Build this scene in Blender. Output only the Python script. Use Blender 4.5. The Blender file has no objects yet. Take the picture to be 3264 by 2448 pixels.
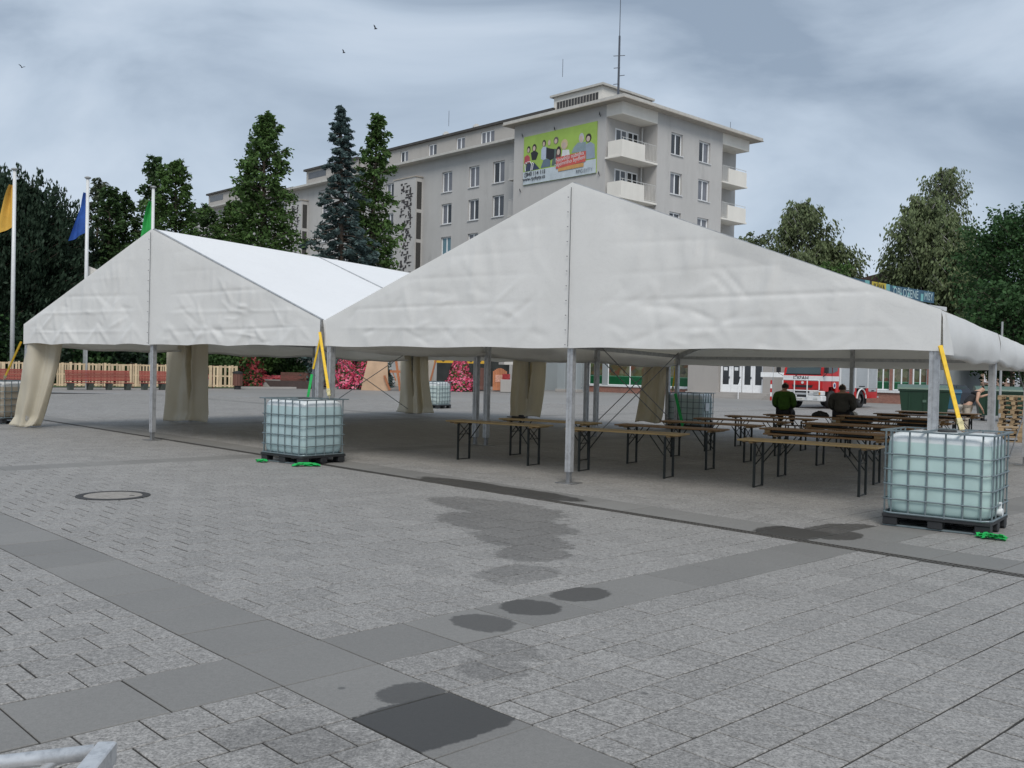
import bpy, math, random
import numpy as np
from mathutils import Vector, Matrix, Euler
R = math.radians
SC = bpy.context.scene
COL = SC.collection
# ---------------------------------------------------------------- camera
F, PITCH, ROLL, HC = 3097.67, .0159, .0226, 1.82
CX, CY = 1632., 1224.
cam = bpy.data.cameras.new('camera'); cam_ob = bpy.data.objects.new('camera', cam); COL.objects.link(cam_ob)
cam.sensor_width = 36.; cam.lens = 36. * F / 3264.; cam.clip_start = .05; cam.clip_end = 5000.
_c, _s = math.cos(ROLL), math.sin(ROLL)
_up0 = Vector((0, math.sin(PITCH), math.cos(PITCH))); _fw = Vector((0, math.cos(PITCH), -math.sin(PITCH))); _rt0 = Vector((1, 0, 0))
_rt = _rt0 * _c + _up0 * _s; _up = _up0 * _c - _rt0 * _s
cam_ob.matrix_world = Matrix(((_rt.x, _up.x, -_fw.x, 0), (_rt.y, _up.y, -_fw.y, 0), (_rt.z, _up.z, -_fw.z, HC), (0, 0, 0, 1)))
SC.camera = cam_ob
# ---------------------------------------------------------------- sky, sun, exposure
SUN_AZ, SUN_EL = R(178), R(48)        # azimuth measured clockwise from +Y
SKY_GAIN = 1.0
wd = bpy.data.worlds.new('World'); SC.world = wd; wd.use_nodes = True
nt = wd.node_tree; nt.nodes.clear()
def wn(t, **k):
    n = nt.nodes.new(t)
    for a, b in k.items(): setattr(n, a, b)
    return n
w_out = wn('ShaderNodeOutputWorld'); w_bg = wn('ShaderNodeBackground'); w_bg.inputs['Strength'].default_value = .1
w_sky = wn('ShaderNodeTexSky', sky_type='NISHITA', sun_disc=False, sun_elevation=SUN_EL, sun_rotation=SUN_AZ)
w_tc = wn('ShaderNodeTexCoord'); w_map = wn('ShaderNodeMapping'); w_map.inputs['Scale'].default_value = (1., 1., 2.6)
w_map.inputs['Location'].default_value = (1.9, .7, .35)
w_n1 = wn('ShaderNodeTexNoise'); w_n1.inputs['Scale'].default_value = 2.3; w_n1.inputs['Detail'].default_value = 9; w_n1.inputs['Roughness'].default_value = .5; w_n1.inputs['Distortion'].default_value = .5
w_r = wn('ShaderNodeValToRGB'); cr = w_r.color_ramp
cr.elements[0].position = .36; cr.elements[0].color = (.20, .25, .318, 1)
cr.elements[1].position = .66; cr.elements[1].color = (.45, .505, .575, 1)
e = cr.elements.new(.5); e.color = (.335, .395, .47, 1)
w_sc = wn('ShaderNodeVectorMath', operation='SCALE'); w_sc.inputs['Scale'].default_value = 10. * SKY_GAIN
w_mix = wn('ShaderNodeMix', data_type='RGBA'); w_mix.inputs[0].default_value = .93
L_ = nt.links.new
L_(w_tc.outputs['Generated'], w_map.inputs['Vector']); L_(w_map.outputs[0], w_n1.inputs['Vector']); L_(w_n1.outputs['Fac'], w_r.inputs[0])
L_(w_r.outputs[0], w_sc.inputs[0]); L_(w_sky.outputs[0], w_mix.inputs[6]); L_(w_sc.outputs[0], w_mix.inputs[7])
L_(w_mix.outputs[2], w_bg.inputs[0]); L_(w_bg.outputs[0], w_out.inputs[0])
sun = bpy.data.lights.new('sun', 'SUN'); sun.energy = 1.5; sun.angle = R(28); sun.color = (1, .955, .89)
sun_ob = bpy.data.objects.new('sun', sun); COL.objects.link(sun_ob)
_sd = Vector((math.sin(SUN_AZ) * math.cos(SUN_EL), math.cos(SUN_AZ) * math.cos(SUN_EL), math.sin(SUN_EL)))
sun_ob.rotation_euler = _sd.to_track_quat('Z', 'Y').to_euler(); sun_ob.location = (0, 0, 60)
SC.view_settings.view_transform = 'Standard'; SC.view_settings.look = 'None'; SC.view_settings.gamma = 1.
SC.view_settings.exposure = .58; SC.view_settings.use_curve_mapping = False
try: SC.cycles.max_bounces = 8; SC.cycles.transparent_max_bounces = 8
except Exception: pass
# ---------------------------------------------------------------- helpers
def ray(x, y):
    a = (x - CX) / F; b = -(y - CY) / F
    a, b = _c * a - _s * b, _s * a + _c * b
    return (a, math.cos(PITCH) + b * math.sin(PITCH), -math.sin(PITCH) + b * math.cos(PITCH))
def gnd(x, y, z=0.):
    d = ray(x, y); t = (z - HC) / d[2]; return Vector((d[0] * t, d[1] * t, z))
def at(x, y, Y):
    d = ray(x, y); t = Y / d[1]; return Vector((d[0] * t, Y, HC + d[2] * t))

class MB:
    def __init__(s): s.v = []; s.f = []; s.m = []
    def add(s, vs, fs, m=0):
        o = len(s.v); s.v += [tuple(p) for p in vs]; s.f += [tuple(i + o for i in f) for f in fs]; s.m += [m] * len(fs); return s
    def mm(s, x0, x1, y0, y1, z0, z1, m=0):
        return s.add([(x0, y0, z0), (x1, y0, z0), (x1, y1, z0), (x0, y1, z0), (x0, y0, z1), (x1, y0, z1), (x1, y1, z1), (x0, y1, z1)],
                     [(0, 3, 2, 1), (4, 5, 6, 7), (0, 1, 5, 4), (1, 2, 6, 5), (2, 3, 7, 6), (3, 0, 4, 7)], m)
    def bev(s, x0, x1, y0, y1, z0, z1, b=.01, m=0):
        # box with chamfered edges
        vs = []; 
        for z, i in ((z0, b), (z0 + b, 0), (z1 - b, 0), (z1, b)):
            X0, X1, Y0, Y1 = x0 + i, x1 - i, y0 + i, y1 - i
            vs += [(X0 + b, Y0, z), (X1 - b, Y0, z), (X1, Y0 + b, z), (X1, Y1 - b, z), (X1 - b, Y1, z), (X0 + b, Y1, z), (X0, Y1 - b, z), (X0, Y0 + b, z)]
        fs = [tuple(reversed(range(8))), tuple(range(24, 32))]
        for k in range(3):
            for i in range(8):
                j = (i + 1) % 8; fs.append((k * 8 + i, k * 8 + j, k * 8 + 8 + j, k * 8 + 8 + i))
        return s.add(vs, fs, m)
    def beam(s, p, q, w, h, m=0, up=(0, 0, 1)):
        p, q = Vector(p), Vector(q); d = (q - p).normalized(); upv = Vector(up)
        if abs(d.dot(upv)) > .99: upv = Vector((0, 1, 0))
        a = d.cross(upv).normalized() * w / 2; b = a.cross(d).normalized() * h / 2
        vs = [c + i * a + j * b for c in (p, q) for i, j in ((-1, -1), (1, -1), (1, 1), (-1, 1))]
        return s.add(vs, [(0, 1, 2, 3), (7, 6, 5, 4), (0, 4, 5, 1), (1, 5, 6, 2), (2, 6, 7, 3), (3, 7, 4, 0)], m)
    def cyl(s, p, q, r0, r1=None, n=10, m=0, caps=True):
        r1 = r0 if r1 is None else r1
        p, q = Vector(p), Vector(q); d = (q - p).normalized(); u = Vector((0, 0, 1)) if abs(d.z) < .9 else Vector((1, 0, 0))
        a = d.cross(u).normalized(); b = d.cross(a)
        vs = [p + (a * math.cos(t) + b * math.sin(t)) * r0 for t in [2 * math.pi * i / n for i in range(n)]]
        vs += [q + (a * math.cos(t) + b * math.sin(t)) * r1 for t in [2 * math.pi * i / n for i in range(n)]]
        fs = [(i, (i + 1) % n, n + (i + 1) % n, n + i) for i in range(n)]
        if caps: fs += [tuple(reversed(range(n))), tuple(range(n, 2 * n))]
        return s.add(vs, fs, m)
    def tube(s, pts, r, n=6, m=0):
        pts = [Vector(p) for p in pts]; rs = r if isinstance(r, (list, tuple)) else [r] * len(pts); vs = []; fs = []
        for i, p in enumerate(pts):
            d = (pts[min(i + 1, len(pts) - 1)] - pts[max(i - 1, 0)]).normalized(); u = Vector((0, 0, 1)) if abs(d.z) < .9 else Vector((1, 0, 0))
            a = d.cross(u).normalized(); b = d.cross(a)
            vs += [p + (a * math.cos(2 * math.pi * k / n) + b * math.sin(2 * math.pi * k / n)) * rs[i] for k in range(n)]
        for i in range(len(pts) - 1):
            for k in range(n):
                j = (k + 1) % n; fs.append((i * n + k, i * n + j, i * n + n + j, i * n + n + k))
        fs += [tuple(reversed(range(n))), tuple(range(len(vs) - n, len(vs)))]
        return s.add(vs, fs, m)
    def lathe(s, prof, n=20, c=(0, 0, 0), m=0, sx=1., sy=1.):
        vs = []; fs = []
        for r, z in prof:
            vs += [(c[0] + sx * r * math.cos(2 * math.pi * k / n), c[1] + sy * r * math.sin(2 * math.pi * k / n), c[2] + z) for k in range(n)]
        for i in range(len(prof) - 1):
            for k in range(n):
                j = (k + 1) % n; fs.append((i * n + k, i * n + j, i * n + n + j, i * n + n + k))
        fs += [tuple(reversed(range(n))), tuple(range(len(vs) - n, len(vs)))]
        return s.add(vs, fs, m)
    def prism(s, pts2, y0, y1, m=0, plane='xz'):
        # polygon in (a,b) extruded along the third axis
        f = {'xz': lambda a, b, y: (a, y, b), 'xy': lambda a, b, z: (a, b, z), 'yz': lambda a, b, x: (x, a, b)}[plane]
        n = len(pts2); vs = [f(a, b, y0) for a, b in pts2] + [f(a, b, y1) for a, b in pts2]
        return s.add(vs, [tuple(range(n)), tuple(reversed(range(n, 2 * n)))] + [(i, n + i, n + (i + 1) % n, (i + 1) % n) for i in range(n)], m)
    def grid(s, P, m=0, close=False):
        # P: 2-D list of points
        nu, nv = len(P), len(P[0]); vs = [p for r_ in P for p in r_]
        fs = [(i * nv + j, (i + 1) * nv + j, (i + 1) * nv + j + 1, i * nv + j + 1) for i in range(nu - 1) for j in range(nv - 1)]
        if close: fs += [(i * nv + nv - 1, (i + 1) * nv + nv - 1, (i + 1) * nv, i * nv) for i in range(nu - 1)]
        return s.add(vs, fs, m)
    def mesh(s, name, mats, smooth=False):
        me = bpy.data.meshes.new(name); me.from_pydata(s.v, [], s.f)
        for mt in (mats if isinstance(mats, (list, tuple)) else [mats]): me.materials.append(mt)
        if any(s.m): me.polygons.foreach_set('material_index', s.m)
        me.polygons.foreach_set('use_smooth', [bool(smooth)] * len(me.polygons))
        me.update(); return me
    def build(s, name, mats, parent=None, smooth=False, loc=None, rotz=0.):
        return link(name, s.mesh(name, mats, smooth), parent, loc, rotz)
def link(name, data, parent=None, loc=None, rotz=0.):
    o = bpy.data.objects.new(name, data); COL.objects.link(o)
    if parent is not None: o.parent = parent
    if loc is not None: o.location = loc
    if rotz: o.rotation_euler = (0, 0, rotz)
    return o
def tag(o, label=None, cat=None, group=None, kind=None):
    if label: o['label'] = label
    if cat: o['category'] = cat
    if group: o['group'] = group
    if kind: o['kind'] = kind
    return o
def thing(name, label, cat, loc=(0, 0, 0), rotz=0., group=None):
    o = bpy.data.objects.new(name, None); COL.objects.link(o); o.location = loc; o.rotation_euler = (0, 0, rotz)
    o.empty_display_size = .2
    return tag(o, label, cat, group)
def struct(o): o['kind'] = 'structure'; return o
def copy_tree(o, parent=None):
    c = o.copy(); COL.objects.link(c)
    if parent is not None: c.parent = parent
    for ch in list(o.children): copy_tree(ch, c)
    return c
def dup(o, loc, rotz, label, group=None):
    c = copy_tree(o); c.location = loc; c.rotation_euler = (0, 0, rotz); c['label'] = label
    if group: c['group'] = group
    return c
def npmesh(name, V, Q, mats, attr=None, smooth=False):
    # V (n,3), Q (m,4) quads
    me = bpy.data.meshes.new(name); V = np.asarray(V, np.float32); Q = np.asarray(Q, np.int32); k = Q.shape[1]
    me.vertices.add(len(V)); me.vertices.foreach_set('co', V.ravel())
    me.loops.add(Q.size); me.loops.foreach_set('vertex_index', Q.ravel())
    me.polygons.add(len(Q)); me.polygons.foreach_set('loop_start', np.arange(0, Q.size, k, dtype=np.int32))
    try: me.polygons.foreach_set('loop_total', np.full(len(Q), k, np.int32))
    except Exception: pass
    for mt in (mats if isinstance(mats, (list, tuple)) else [mats]): me.materials.append(mt)
    if attr is not None:
        a = me.attributes.new('tone', 'FLOAT', 'FACE'); a.data.foreach_set('value', np.asarray(attr, np.float32))
    me.update(calc_edges=True); me.validate()
    me.polygons.foreach_set('use_smooth', np.full(len(me.polygons), bool(smooth)))
    return me
# ---------------------------------------------------------------- materials
M = {}
class NT:
    def __init__(s, name):
        s.mat = bpy.data.materials.new(name); s.mat.use_nodes = True; s.t = s.mat.node_tree; s.b = s.t.nodes['Principled BSDF']; s.out = s.t.nodes['Material Output']
    def n(s, t, **k):
        x = s.t.nodes.new(t)
        for a, b in k.items():
            if a.startswith('i_'):
                key = a[2:]; x.inputs[int(key) if key.isdigit() else key.replace('_', ' ')].default_value = b
            else: setattr(x, a, b)
        return x
    def l(s, a, b): s.t.links.new(a, b)
    def noise(s, scale, detail=4, rough=.55, vec=None, kind='Object', sc=None, dist=0.):
        if vec is None:
            tc = s.n('ShaderNodeTexCoord'); vec = tc.outputs[kind]
        if sc is not None:
            mp = s.n('ShaderNodeMapping'); mp.inputs['Scale'].default_value = sc; s.l(vec, mp.inputs[0]); vec = mp.outputs[0]
        x = s.n('ShaderNodeTexNoise'); x.inputs['Scale'].default_value = scale; x.inputs['Detail'].default_value = detail; x.inputs['Roughness'].default_value = rough; x.inputs['Distortion'].default_value = dist
        s.l(vec, x.inputs['Vector']); return x.outputs['Fac']
    def ramp(s, fac, stops):
        x = s.n('ShaderNodeValToRGB'); c = x.color_ramp
        while len(c.elements) < len(stops): c.elements.new(.5)
        for e_, (p, col) in zip(c.elements, stops):
            e_.position = p; e_.color = col if len(col) == 4 else (*col, 1)
        s.l(fac, x.inputs[0]); return x.outputs[0]
    def mix(s, fac, a, b, mode='MIX'):
        x = s.n('ShaderNodeMix', data_type='RGBA', blend_type=mode)
        for sock, val in ((x.inputs[0], fac), (x.inputs[6], a), (x.inputs[7], b)):
            if hasattr(val, 'is_linked') or hasattr(val, 'links'): s.l(val, sock)
            else: sock.default_value = val if not isinstance(val, tuple) or len(val) == 4 else (*val, 1)
        return x.outputs[2]
    def math(s, op, a, b=None, c=None):
        x = s.n('ShaderNodeMath', operation=op)
        for i, v in enumerate((a, b, c)):
            if v is None: continue
            if isinstance(v, (int, float)): x.inputs[i].default_value = v
            else: s.l(v, x.inputs[i])
        return x.outputs[0]
    def bump(s, h, strength=.3, dist=.01):
        x = s.n('ShaderNodeBump'); x.inputs['Strength'].default_value = strength; x.inputs['Distance'].default_value = dist
        s.l(h, x.inputs['Height']); s.l(x.outputs[0], s.b.inputs['Normal']); return x
    def col(s, v):
        if isinstance(v, tuple): s.b.inputs['Base Color'].default_value = v if len(v) == 4 else (*v, 1)
        else: s.l(v, s.b.inputs['Base Color'])
    def set(s, **k):
        for a, v in k.items():
            i = s.b.inputs[a.replace('_', ' ')]
            if isinstance(v, (int, float, tuple)): i.default_value = v
            else: s.l(v, i)
        return s
def mat(name, c, rough=.6, metal=0., var=.12, scale=6., bump=0., bscale=None, spec=.5, dirt=None, kind='Object', trans=0., emis=None):
    if name in M: return M[name]
    m = NT(name); f = m.noise(scale, 5, .6, kind=kind)
    lo = tuple(max(0, x * (1 - var)) for x in c); hi = tuple(min(1, x * (1 + var)) for x in c)
    cc = m.ramp(f, [(.3, lo), (.7, hi)])
    if dirt:
        d = m.noise(dirt[1], 6, .65, kind=kind); d = m.ramp(d, [(.48, (0, 0, 0)), (.72, (1, 1, 1))])
        cc = m.mix(m.math('MULTIPLY', d, dirt[2]), cc, (*dirt[0], 1))
    m.col(cc); m.set(Roughness=rough, Metallic=metal)
    m.b.inputs['Specular IOR Level'].default_value = spec
    if bump: m.bump(m.noise(bscale or scale * 4, 4, .6, kind=kind), bump, .01)
    M[name] = m.mat; return m.mat
# ================================================================= GROUND
YA = -.8113
PU = Vector((math.cos(YA), math.sin(YA), 0)); PV = Vector((-math.sin(YA), math.cos(YA), 0))
def uvw(u, v, z=0.): return PU * u + PV * v + Vector((0, 0, z))
WET = [ # u, v, half-length u, half-length v, strength, on the smooth slabs
 (-3.87, 3.15, .315, .43, 1., True), (-4.27, 3.33, .17, .2, .85, True), (-5.12, 4.64, .27, .2, .8, True), (-5.24, 5.22, .25, .24, .9, True), (-5.30, 5.85, .22, .29, .9, True),
 (-11.4, 9.98, 1.3, .3, 1., True), (-10.2, 9.98, 1.2, .32, 1., True), (-5.87, 10.1, .42, .55, 1., True), (-5.45, 10.35, .28, .36, .9, True),
 (-5.6, 10.8, .36, .6, .9, False), (-5.3, 11.1, .28, .5, .8, False),
 (-9.3, 8.6, 1.25, .55, .5, False), (-8.3, 7.8, 1.05, .6, .54, False), (-7.4, 7.2, .7, .4, .52, False), (-6.75, 6.75, .4, .4, .55, False), (-6.2, 6.0, .34, .42, .4, False),
 (-4.55, 4.3, .32, .2, .36, False), (-4.3, 3.98, .24, .22, .36, False), (-6.05, 5.75, .2, .22, .3, False), (-4.2, 2.45, .22, .28, .25, False), (-3.9, 2.5, .2, .3, .25, False), (-3.3, 2.3, .3, .3, .2, False)]
def wet_mask(m, slab):
    geo = m.n('ShaderNodeNewGeometry'); pos = geo.outputs['Position']
    def dot(vec):
        x = m.n('ShaderNodeVectorMath', operation='DOT_PRODUCT'); m.l(pos, x.inputs[0]); x.inputs[1].default_value = vec; return x.outputs['Value']
    u, v = dot(PU), dot(PV)
    nz = m.noise(3.6, 6, .7, vec=pos); nz2 = m.noise(22., 2, .6, vec=pos)
    wob = m.math('ADD', m.math('MULTIPLY', m.math('SUBTRACT', nz, .5), 1.9), m.math('MULTIPLY', m.math('SUBTRACT', nz2, .5), .8))
    tot = None
    for (a, b, ra, rb, st, on_slab) in WET:
        if on_slab != slab: continue
        du = m.math('MULTIPLY', m.math('SUBTRACT', u, a), 1 / ra); dv = m.math('MULTIPLY', m.math('SUBTRACT', v, b), 1 / rb)
        pw = 4. if on_slab and ra > .28 and rb > .38 and u is not None and b < 4 else 2.
        d = m.math('ADD', m.math('POWER', m.math('ABSOLUTE', du), pw), m.math('ADD', m.math('POWER', m.math('ABSOLUTE', dv), pw), m.math('MULTIPLY', wob, .7 if on_slab else 1.)))
        x = m.n('ShaderNodeMapRange'); x.inputs['From Min'].default_value = 1.06; x.inputs['From Max'].default_value = .86; x.inputs['To Max'].default_value = st
        m.l(d, x.inputs['Value'])
        tot = x.outputs[0] if tot is None else m.math('MAXIMUM', tot, x.outputs[0])
    return tot, pos
def stone_mat(name, base, speck, contrast, rough, bumps):
    m = NT(name); wet, pos = wet_mask(m, name == 'slab_stone')
    at_ = m.n('ShaderNodeAttribute', attribute_name='tone')
    big = m.noise(.22, 4, .6, vec=pos); mid = m.noise(1.7, 4, .65, vec=pos)
    sp = m.noise(speck, 3, .75, vec=pos); sp2 = m.noise(speck * .33, 2, .7, vec=pos)
    k = m.math('ADD', .76, m.math('MULTIPLY', big, .24)); k = m.math('ADD', k, m.math('MULTIPLY', mid, .16))
    k = m.math('MULTIPLY', k, m.math('ADD', .93, m.math('MULTIPLY', at_.outputs['Fac'], .14)))
    s1 = m.ramp(sp, [(.30, (1 - contrast,) * 3), (.5, (1,) * 3), (.70, (1 + contrast * .8,) * 3)])
    s2 = m.ramp(sp2, [(.32, (1 - contrast * .45,) * 3), (.68, (1 + contrast * .35,) * 3)])
    c = m.mix(1., m.mix(1., (*base, 1), s1, 'MULTIPLY'), s2, 'MULTIPLY')
    kk = m.n('ShaderNodeVectorMath', operation='SCALE'); m.l(c, kk.inputs[0]); m.l(k, kk.inputs['Scale'])
    # small dark gum spots and droppings
    vo = m.n('ShaderNodeTexVoronoi', feature='F1'); vo.inputs['Scale'].default_value = 1.7; m.l(pos, vo.inputs['Vector'])
    gum = m.ramp(vo.outputs['Distance'], [(.028, (1, 1, 1)), (.045, (0, 0, 0))])
    c2 = m.mix(m.math('MULTIPLY', gum, .7), kk.outputs[0], (.06, .06, .058, 1))
    c3 = m.mix(wet, c2, m.mix(1., c2, (.25, .245, .24, 1), 'MULTIPLY'))
    m.col(c3); m.set(Roughness=m.math('SUBTRACT', rough, m.math('MULTIPLY', wet, rough - .46)))
    m.b.inputs['Specular IOR Level'].default_value = .45
    m.bump(sp, bumps, .004); M[name] = m.mat; return m.mat
stone_mat('paver_stone', (.275, .264, .250), 62., .62, .62, .35)
stone_mat('slab_stone', (.205, .198, .186), 90., .16, .60, .10)
mat('joint_sand', (.030, .028, .025), .95, var=.3, scale=8)
def far_mat():
    m = NT('far_paving'); geo = m.n('ShaderNodeNewGeometry'); pos = geo.outputs['Position']
    a = m.noise(.12, 4, .6, vec=pos); b = m.noise(2.5, 4, .7, vec=pos)
    k = m.math('ADD', .62, m.math('ADD', m.math('MULTIPLY', a, .5), m.math('MULTIPLY', b, .26)))
    kk = m.n('ShaderNodeVectorMath', operation='SCALE'); kk.inputs[0].default_value = (.25, .243, .233); m.l(k, kk.inputs['Scale'])
    m.col(kk.outputs[0]); m.set(Roughness=.62); M['far_paving'] = m.mat
far_mat()
# setting: bed under the joints, far ground
U0, U1, V0, V1 = -52., 14., -14., 62.
Y0, Y1 = 1.0, 52.
hw = lambda y: .545 * y + 2.9
def to_uv(x, y): return (x * PU.x + y * PU.y, x * PV.x + y * PV.y)
tz = [(-hw(Y0), Y0), (hw(Y0), Y0), (hw(Y1), Y1), (-hw(Y1), Y1)]
pave = MB().add([(*to_uv(*p), -.0065) for p in tz], [(0, 1, 2, 3)]).build('pavement', M['joint_sand'], rotz=YA)
struct(pave)
B = 3000.; sq = [(-B, -B), (B, -B), (B, B), (-B, B)]
fg = MB()
for k in range(4):
    a, b = tz[k], tz[(k + 1) % 4]; c, d = sq[(k + 1) % 4], sq[k]
    fg.add([(*a, -.002), (*d, -.002), (*c, -.002), (*b, -.002)], [(0, 1, 2, 3)])
struct(fg.build('ground', M['far_paving']))
# ---- layout of slabs and pavers in plaza coordinates
BU = [(-5.49, -4.82), (-17.52, -16.85), (-27.06, -26.4)]       # slab bands running along v
BV = [(2.85, 3.51), (9.79, 10.45), (21.6, 22.26)]                # slab bands running along u
DR = (9.60, 9.76)                                                               # drain
random.seed(5)
def seen(u, v, mg=2.85):
    p = PU * u + PV * v
    if p.y < 1.05 or p.y > 52.: return False
    return abs(p.x) < .545 * p.y + mg
tiles = []   # (u0,u1,v0,v1,type)
us = [U0]; 
ued = sorted([x for b in BU for x in b]); ved = sorted([x for b in BV for x in b] + list(DR))
def cells(lo, hi, ed):
    pts = [lo] + [x for x in ed if lo < x < hi] + [hi]; return list(zip(pts[:-1], pts[1:]))
inb = lambda x, bands: any(a - 1e-3 <= x <= b + 1e-3 for a, b in bands)
for (ua, ub) in cells(U0, U1, ued):
    for (va, vb) in cells(V0, V1, ved):
        um, vm = (ua + ub) / 2, (va + vb) / 2
        if DR[0] - .001 < vm < DR[1] + .001 or 9.76 - .001 < vm < 9.79: continue
        bu, bv = inb(um, BU), inb(vm, BV)
        if bu and bv: tiles.append((ua, ub, va, vb, 1)); continue
        if bu:
            n = max(1, round((vb - va) / .655)); s_ = (vb - va) / n
            for i in range(n):
                if seen(um, va + s_ * (i + .5)): tiles.append((ua, ub, va + s_ * i, va + s_ * (i + 1), 1))
            continue
        if bv:
            n = max(1, round((ub - ua) / .662)); s_ = (ub - ua) / n
            for i in range(n):
                if seen(ua + s_ * (i + .5), vm): tiles.append((ua + s_ * i, ua + s_ * (i + 1), va, vb, 1))
            continue
        nr = max(1, round((ub - ua) / .331)); rw = (ub - ua) / nr
        for i in range(nr):
            r0 = ub - rw * (i + 1); r1 = ub - rw * i
            off = .327 if i % 2 == 0 else .1635
            x = va; first = True
            while x < vb - .02:
                x2 = min(vb, x + (off if first else .327)); first = False
                if vb - x2 < .06: x2 = vb
                if seen((r0 + r1) / 2, (x + x2) / 2): tiles.append((r0, r1, x, x2, 0))
                x = x2
def tile_geo(u0, u1, v0, v1, g=.0085, b=.0035, z=0.):
    U, W, X, Y = u0 + g, u1 - g, v0 + g, v1 - g
    return [(U, X, z - .016), (W, X, z - .016), (W, Y, z - .016), (U, Y, z - .016), (U, X, z - b), (W, X, z - b), (W, Y, z - b), (U, Y, z - b),
            (U + b, X + b, z), (W - b, X + b, z), (W - b, Y - b, z), (U + b, Y - b, z)]
TQ = [(8, 9, 10, 11), (4, 5, 9, 8), (5, 6, 10, 9), (6, 7, 11, 10), (7, 4, 8, 11), (0, 1, 5, 4), (1, 2, 6, 5), (2, 3, 7, 6), (3, 0, 4, 7)]
def dist2(t):
    p = PU * ((t[0] + t[1]) / 2) + PV * ((t[2] + t[3]) / 2); inside = abs(p.x) < .53 * p.y - .15 and p.y > 2.75
    return (0 if inside else 1, p.x ** 2 + p.y ** 2)
for kind, nm, mt, rest in ((0, 'paving_stone', M['paver_stone'], 'paving_field'), (1, 'paving_slab', M['slab_stone'], 'paving_slab_rows')):
    tl = sorted([t for t in tiles if t[4] == kind], key=dist2)
    near, far = tl[:296], tl[296:]
    cache = {}
    for t in near:
        key = (round(t[1] - t[0], 3), round(t[3] - t[2], 3), random.randrange(5))
        if key not in cache:
            a, b_ = key[0] / 2, key[1] / 2
            cache[key] = npmesh(nm, tile_geo(-a, a, -b_, b_, g=.0055), TQ, mt, [[0, .3, .5, .75, 1.][key[2]]] * 9)
        o = link(nm, cache[key], pave, ((t[0] + t[1]) / 2, (t[2] + t[3]) / 2, random.uniform(-.0015, .0012)))
        o.rotation_euler = (random.uniform(-.003, .003), random.uniform(-.003, .003), random.uniform(-.004, .004))
    Vv = []; Q = []; tn = []
    for t in far:
        o_ = len(Vv); Vv += tile_geo(*[q_ + random.uniform(-.0022, .0022) for q_ in t[:4]], z=random.uniform(-.0015, .0012)); Q += [tuple(i + o_ for i in q) for q in TQ]; tn += [random.random()] * 9
    if far: tag(link(rest, npmesh(rest, Vv, Q, mt, tn), pave), kind='stuff')
# ---- drain channel with slotted grate
mat('drain_steel', (.10, .092, .082), .6, .4, var=.3, scale=9)
dm = MB(); dm.mm(-30, 4, DR[0], DR[0] + .018, -.016, .0, 0); dm.mm(-30, 4, DR[1] - .018, DR[1], -.016, .0, 0); dm.mm(-30, 4, 9.67, 9.69, -.016, -.001, 0)
x = -13.
while x < 3.2: dm.mm(x, x + .022, DR[0] + .018, DR[1] - .018, -.015, -.0025, 0); x += .05
dm.build('drain_grate', M['drain_steel'], pave)
MB().mm(-44, 8, 9.761, 9.789, -.015, -.001).build('drain_kerb', M['slab_stone'], pave)
# ---- manhole cover
mc = thing('manhole_cover', 'round manhole cover with a dark iron ring and concrete filling in the paving', 'manhole cover', gnd(361, 1580))
mat('iron', (.055, .052, .05), .6, .6, var=.3, scale=14, bump=.2); mat('cover_concrete', (.27, .25, .225), .8, var=.25, scale=14, bump=.4)
MB().lathe([(.36, -.01), (.47, -.01), (.47, .006), (.45, .010), (.38, .010), (.37, .004), (.36, .004)], 40).build('ring', M['iron'], mc)
MB().lathe([(.001, .0065), (.20, .0075), (.365, .0065), (.372, .0)], 40).build('lid', M['cover_concrete'], mc)
MB().mm(.22, .28, -.02, .02, .005, .0095).build('lift_slot', M['iron'], mc)
# ---- aluminium trestle frame at the camera's feet
mat('raw_aluminium', (.70, .70, .70), .42, .7, var=.10, scale=18, bump=.08, dirt=((.25, .26, .28), 30, .5))
p_ = at(300, 2384, 2.75)
fr = thing('aluminium_trestle', 'welded round tube frame end of a bare aluminium trestle beside the camera', 'trestle', (p_.x, p_.y, 0), R(6)); zt = p_.z
MB().cyl((-1.2, -.14, zt - .085), (.0, .0, zt - .012), .022, n=18).build('top_rail', M['raw_aluminium'], fr, True)
MB().cyl((-.62, -.30, zt - .36), (-.085, -.01, zt - .02), .013, n=14).build('brace', M['raw_aluminium'], fr, True)
MB().bev(.0, .055, -.46, .03, zt - .055, zt + .008, .004).build('end_plate', M['raw_aluminium'], fr)
MB().bev(.008, .046, -.02, .02, 0, zt - .055, .004).build('leg', M['raw_aluminium'], fr)
MB().bev(.008, .046, -.44, -.40, 0, zt - .055, .004).build('leg', M['raw_aluminium'], fr)
MB().bev(-1.2, -1.16, -.16, -.12, 0, zt - .09, .004).build('leg', M['raw_aluminium'], fr)
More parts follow.
